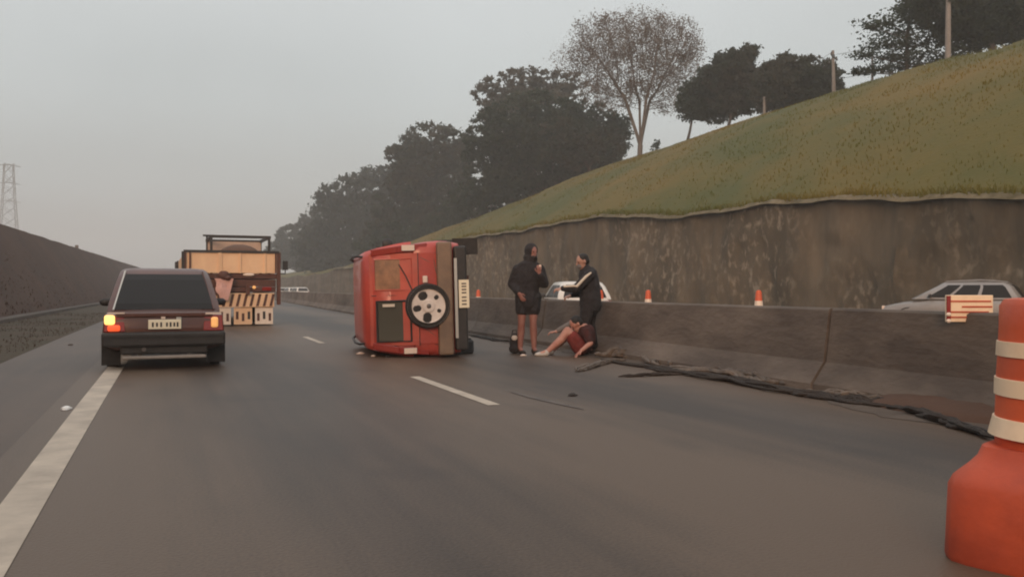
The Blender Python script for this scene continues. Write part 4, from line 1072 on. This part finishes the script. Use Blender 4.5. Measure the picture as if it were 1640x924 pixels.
tt.ell((.04, 0, .90), (.15, .18, .13)); remeshed(tt, 'trousers', M['cloth_black'], m2, .012, 3)
c, f, u, r, rot = H
hr = MB(); hr.ell(c - f * .022 + u * .045, (.085, .098, .085), 14, 10, rot); hr.ell(c - f * .05 + u * .0, (.082, .07, .09), 14, 10, rot); remeshed(hr, 'hair', M['hair'], m2, .01, 3)
MB().ell(c + f * .075 - u * .06, (.05, .045, .045), 12, 8, rot).build('face_mask', M['cloth_grey'], m2, smooth=True)
for a_ in an_: shoe(m2, (a_.x, a_.y, 0), (-1, -.15, 0), M['debris_dark'])

# person sitting on the asphalt, knees drawn up, bowed towards the left
p = on_ground(908, 569)
m3 = thing('person', 'person with bare legs sitting hunched on the asphalt between the two standing people', 'person', (p.x, p.y, 0), -YAW, 'people at the accident')
b_ = MB()
hp = [V3((.20, -.08, .13)), V3((.20, .10, .13))]; kk = [V3((.0, -.13, .40)), V3((.03, .13, .38))]; aa = [V3((-.31, -.18, .08)), V3((-.22, .10, .08))]
for h_, k_, a_ in zip(hp, kk, aa):
    limb(b_, [h_, h_.lerp(k_, .5), k_, k_.lerp(a_, .35) + V3((.015, 0, -.02)), a_], [.105, .09, .064, .064, .04]); b_.cap(a_, .036, a_ + V3((-.12, -.02, -.04)), .03)
limb(b_, [V3((.24, .01, .14)), V3((.31, .01, .25)), V3((.31, .01, .37)), V3((.27, .0, .43))], [.13, .125, .13, .085])
b_.cap((.28, 0, .42), .055, (.20, -.01, .46), .05)
s3 = [V3((.29, -.17, .37)), V3((.29, .17, .38))]; e3 = [V3((.35, -.27, .21)), V3((.11, .21, .51))]; w3 = [V3((.20, -.34, .10)), V3((-.16, .16, .37))]
for a_, e_, w_ in zip(s3, e3, w3): limb(b_, [V3((.28, 0, .38)), a_, e_, w_], [.085, .056, .043, .03])
hand(b_, w3[0], (-.6, -.3, -.5), (0, 0, 1), curl=.3); hand(b_, w3[1], (-1, -.1, -.1), (0, 0, 1), curl=.6)
H = head(b_, (.145, -.02, .50), (-.70, -.25, -.66))
remeshed(b_, 'body', M['skin_bright'], m3, .007, 3); face_bits(m3, H)
j = MB(); limb(j, [V3((.25, .01, .16)), V3((.315, .01, .25)), V3((.31, .01, .36))], [.155, .15, .148]); j.ell((.28, 0, .40), (.11, .17, .08))
for a_, e_ in zip(s3, e3): limb(j, [a_, a_.lerp(e_, .75)], [.085, .068])
remeshed(j, 'shirt', M['cloth_red'], m3, .012, 3)
sv_ = MB(); limb(sv_, [s3[1].lerp(e3[1], .6), e3[1], e3[1].lerp(w3[1], .9)], [.058, .056, .042]); remeshed(sv_, 'sleeve', M['cloth_grey'], m3, .01, 3)
st = MB()
for h_, k_ in zip(hp, kk): limb(st, [h_, h_.lerp(k_, .62)], [.128, .108])
st.ell((.21, .01, .15), (.15, .19, .13)); remeshed(st, 'shorts', M['cloth_red2'], m3, .012, 3)
c, f, u, r, rot = H
hr = MB(); hr.ell(c - f * .022 + u * .045, (.086, .098, .083), 14, 10, rot); hr.ell(c - f * .05, (.082, .07, .09), 14, 10, rot); remeshed(hr, 'hair', M['hair'], m3, .01, 3)
for a_ in aa: shoe(m3, (a_.x - .02, a_.y, 0), (-1, -.15, 0), M['shoe'])

# ------------------------------------------------------------------ wreckage along the barrier foot and litter
def strip(label, pxs, w, h, m, name='debris', jag=.03, n=9):
    w *= 1.35
    pts = [on_ground(a, b) - V3((.06, 0, 0)) for a, b in pxs]; c = sum(pts, V3()) / len(pts); mb = MB(); P = []
    for i in range(len(pts) - 1):
        for k in range(7): P.append(pts[i].lerp(pts[i + 1], k / 7))
    P.append(pts[-1]); tl = len(P)
    for q in range(n):
        i0 = random.randint(0, max(0, tl // 3)); i1 = random.randint(min(tl - 1, 2 * tl // 3), tl - 1) + 1; sd = random.uniform(0, 50); r = w * random.uniform(.22, .42)
        off = random.uniform(-w, w); line = []; rad = []
        for i in range(i0, i1):
            z = r * .55 + h * max(0, .35 + .9 * mn.noise(V3((i * .33, sd, 0)))) * math.sin(math.pi * (i - i0 + .3) / (i1 - i0))
            line.append(P[i] - c + V3((off + w * 1.1 * mn.noise(V3((i * .4, sd, 7))), w * .6 * mn.noise(V3((i * .5, sd, 13))), max(z, r * .5))))
            rad.append(r * (.6 + .5 * abs(mn.noise(V3((i * .9, sd, 3))))) * (.5 if i in (i0, i1 - 1) else 1))
        if len(line) > 2: mb.tube(line, rad, 6)
    o = mb.build(name, m, smooth=True); o.location = c
    return tag(o, label, 'debris', 'wreckage along the barrier')
strip('pale twisted strip of wreckage at the feet of the leaning person', [(968, 572), (1005, 572), (1040, 574), (1075, 588)], .14, .15, M['debris'], jag=.06)
strip('forked pale scrap reaching out onto the asphalt in front of the people', [(928, 596), (950, 590), (975, 582), (1000, 578)], .05, .07, M['debris'])
strip('thin dark bar lying on the asphalt left of the long wreckage', [(1003, 604), (1050, 602), (1100, 600)], .04, .03, M['debris_dark'])
strip('long crumpled grey strip of wreckage along the middle of the barrier foot', [(1070, 590), (1120, 598), (1170, 603), (1215, 612), (1265, 620)], .09, .10, M['debris'], jag=.05)
strip('dark strip of trim in front of the middle of the barrier', [(1110, 602), (1180, 610), (1250, 624), (1300, 632)], .05, .05, M['debris_dark'])
strip('long brown bar lying along the barrier foot left of the drum', [(1290, 628), (1350, 634), (1410, 641), (1460, 646)], .06, .07, M['debris'])
strip('black strip of trim lying along the barrier foot left of the drum', [(1285, 634), (1350, 641), (1420, 648), (1475, 652)], .05, .06, M['debris_dark'])
strip('dark continuous strip of trim and rubber along the whole barrier foot', [(965, 577), (1060, 592), (1150, 607), (1250, 625), (1350, 641), (1470, 659)], .07, .05, M['debris_dark'], n=9)
strip('dark torn panel scrap nearest to the drum', [(1440, 652), (1500, 668), (1560, 688), (1640, 712)], .06, .06, M['debris_dark'], jag=.06, n=7)
strip('dark branch like scrap between the red car and the standing person', [(748, 537), (775, 541), (800, 546), (822, 549)], .05, .05, M['debris_dark'])
# low heap of dark soil against the barrier by the drum
q = on_ground(1530, 668); mb = MB(); rings = []
for k in range(7):
    f = k / 6; rr = math.cos(f * math.pi / 2) + .02
    rings.append([(.42 * rr * math.cos(a) * (1 + .15 * mn.noise(V3((a, f * 3, 0)))), 1.0 * rr * math.sin(a) * (1 + .15 * mn.noise(V3((a, f * 3, 5)))), .15 * math.sin(f * math.pi / 2) + .03 * mn.noise(V3((a * 2, f * 5, 2))) * (f < 1) - .03) for a in [2 * math.pi * i / 22 for i in range(22)]])
hp_ = mb.loft(rings).build('soil_heap', M['bank'], smooth=True); hp_.location = (q.x + .22, q.y + .15, 0)
tag(hp_, 'low heap of dark soil against the barrier beside the drum', 'soil heap')
# scattered small pieces
def scrap(label, px, py, s, m, name='scrap', cat='litter', group=None, z=0.0, X=None):
    q = on_ground(px, py) if X is None else at_side(px, py, X); mb = MB(); rings = []
    for k in range(4):
        f = k / 3; rr = (1, 1.05, .8, .35)[k]
        rings.append([(s * rr * math.cos(a) * random.uniform(.7, 1.2), s * .7 * rr * math.sin(a) * random.uniform(.7, 1.2), s * .55 * f + .003) for a in [2 * math.pi * i / 7 for i in range(7)]])
    o = mb.loft(rings).build(name, m); o.location = q; o.rotation_euler = (0, 0, random.uniform(0, 6))
    return tag(o, label, cat, group)
scrap('crumpled white litter on the shoulder left of the edge line', 106, 656, .055, M['paper'])
scrap('small dark lump alone on the asphalt in front of the wreckage', 917, 634, .05, M['debris_dark'], 'scrap', 'debris')
scrap('pale scrap on the shoulder by the left kerb', 113, 553, .05, M['gutter'])
scrap('pale scrap near the sedan on the left verge', 137, 507, .07, M['gutter'])
q = at_side(108, 469, -5.6); o = scrap('pale scrap lying low on the left bank', 108, 469, .12, M['gutter'], X=-5.75)
for i, (a, b, s, l) in enumerate(((577, 567, .06, 'pale broken lamp piece under the red car roof'), (598, 571, .05, 'white broken lamp piece below the red car window'), (622, 572, .05, 'dark scrap under the red car tailgate'), (870, 569, .06, 'pale scrap beside the seated foot'), (838, 570, .05, 'pale scrap between the feet of the standing person'))):
    scrap(l, a, b, s, M['lamp_clear'] if 'dark' not in l else M['debris_dark'], 'scrap', 'debris', 'scraps from the crash')
# dark bag standing left of the man's feet
q = on_ground(824, 566); t = thing('bag', 'small dark bag with a pale flap left of the standing person', 'bag', q, -YAW)
mb = MB(); mb.ell((0, 0, .17), (.085, .08, .17), 14, 10); mb.ell((.0, -.03, .08), (.095, .08, .085), 12, 8); remeshed(mb, 'bag_body', M['cloth_black'], t, .012, 2)
MB().ell((-.0, -.075, .26), (.05, .02, .045), 10, 6).build('flap', M['shoe'], t, smooth=True)
MB().tube([(-.04, 0, .31), (-.03, 0, .38), (.03, 0, .38), (.04, 0, .31)], .008, 6).build('strap', M['cloth_black'], t)

# ------------------------------------------------------------------ hazy evening air
hz = MB().box((10, 425, 23.0), (860, 1000, 49)).build('haze', None); hz.data.materials.clear(); hz['kind'] = 'stuff'
hm = bpy.data.materials.new('haze_air'); hm.use_nodes = True; nn = hm.node_tree.nodes; nn.remove(nn['Principled BSDF'])
pv = nn.new('ShaderNodeVolumePrincipled'); pv.inputs['Color'].default_value = (.88, .90, .90, 1); pv.inputs['Density'].default_value = .0014
pv.inputs['Anisotropy'].default_value = 0.0
hm.node_tree.links.new(pv.outputs[0], nn['Material Output'].inputs['Volume']); hz.data.materials.append(hm)
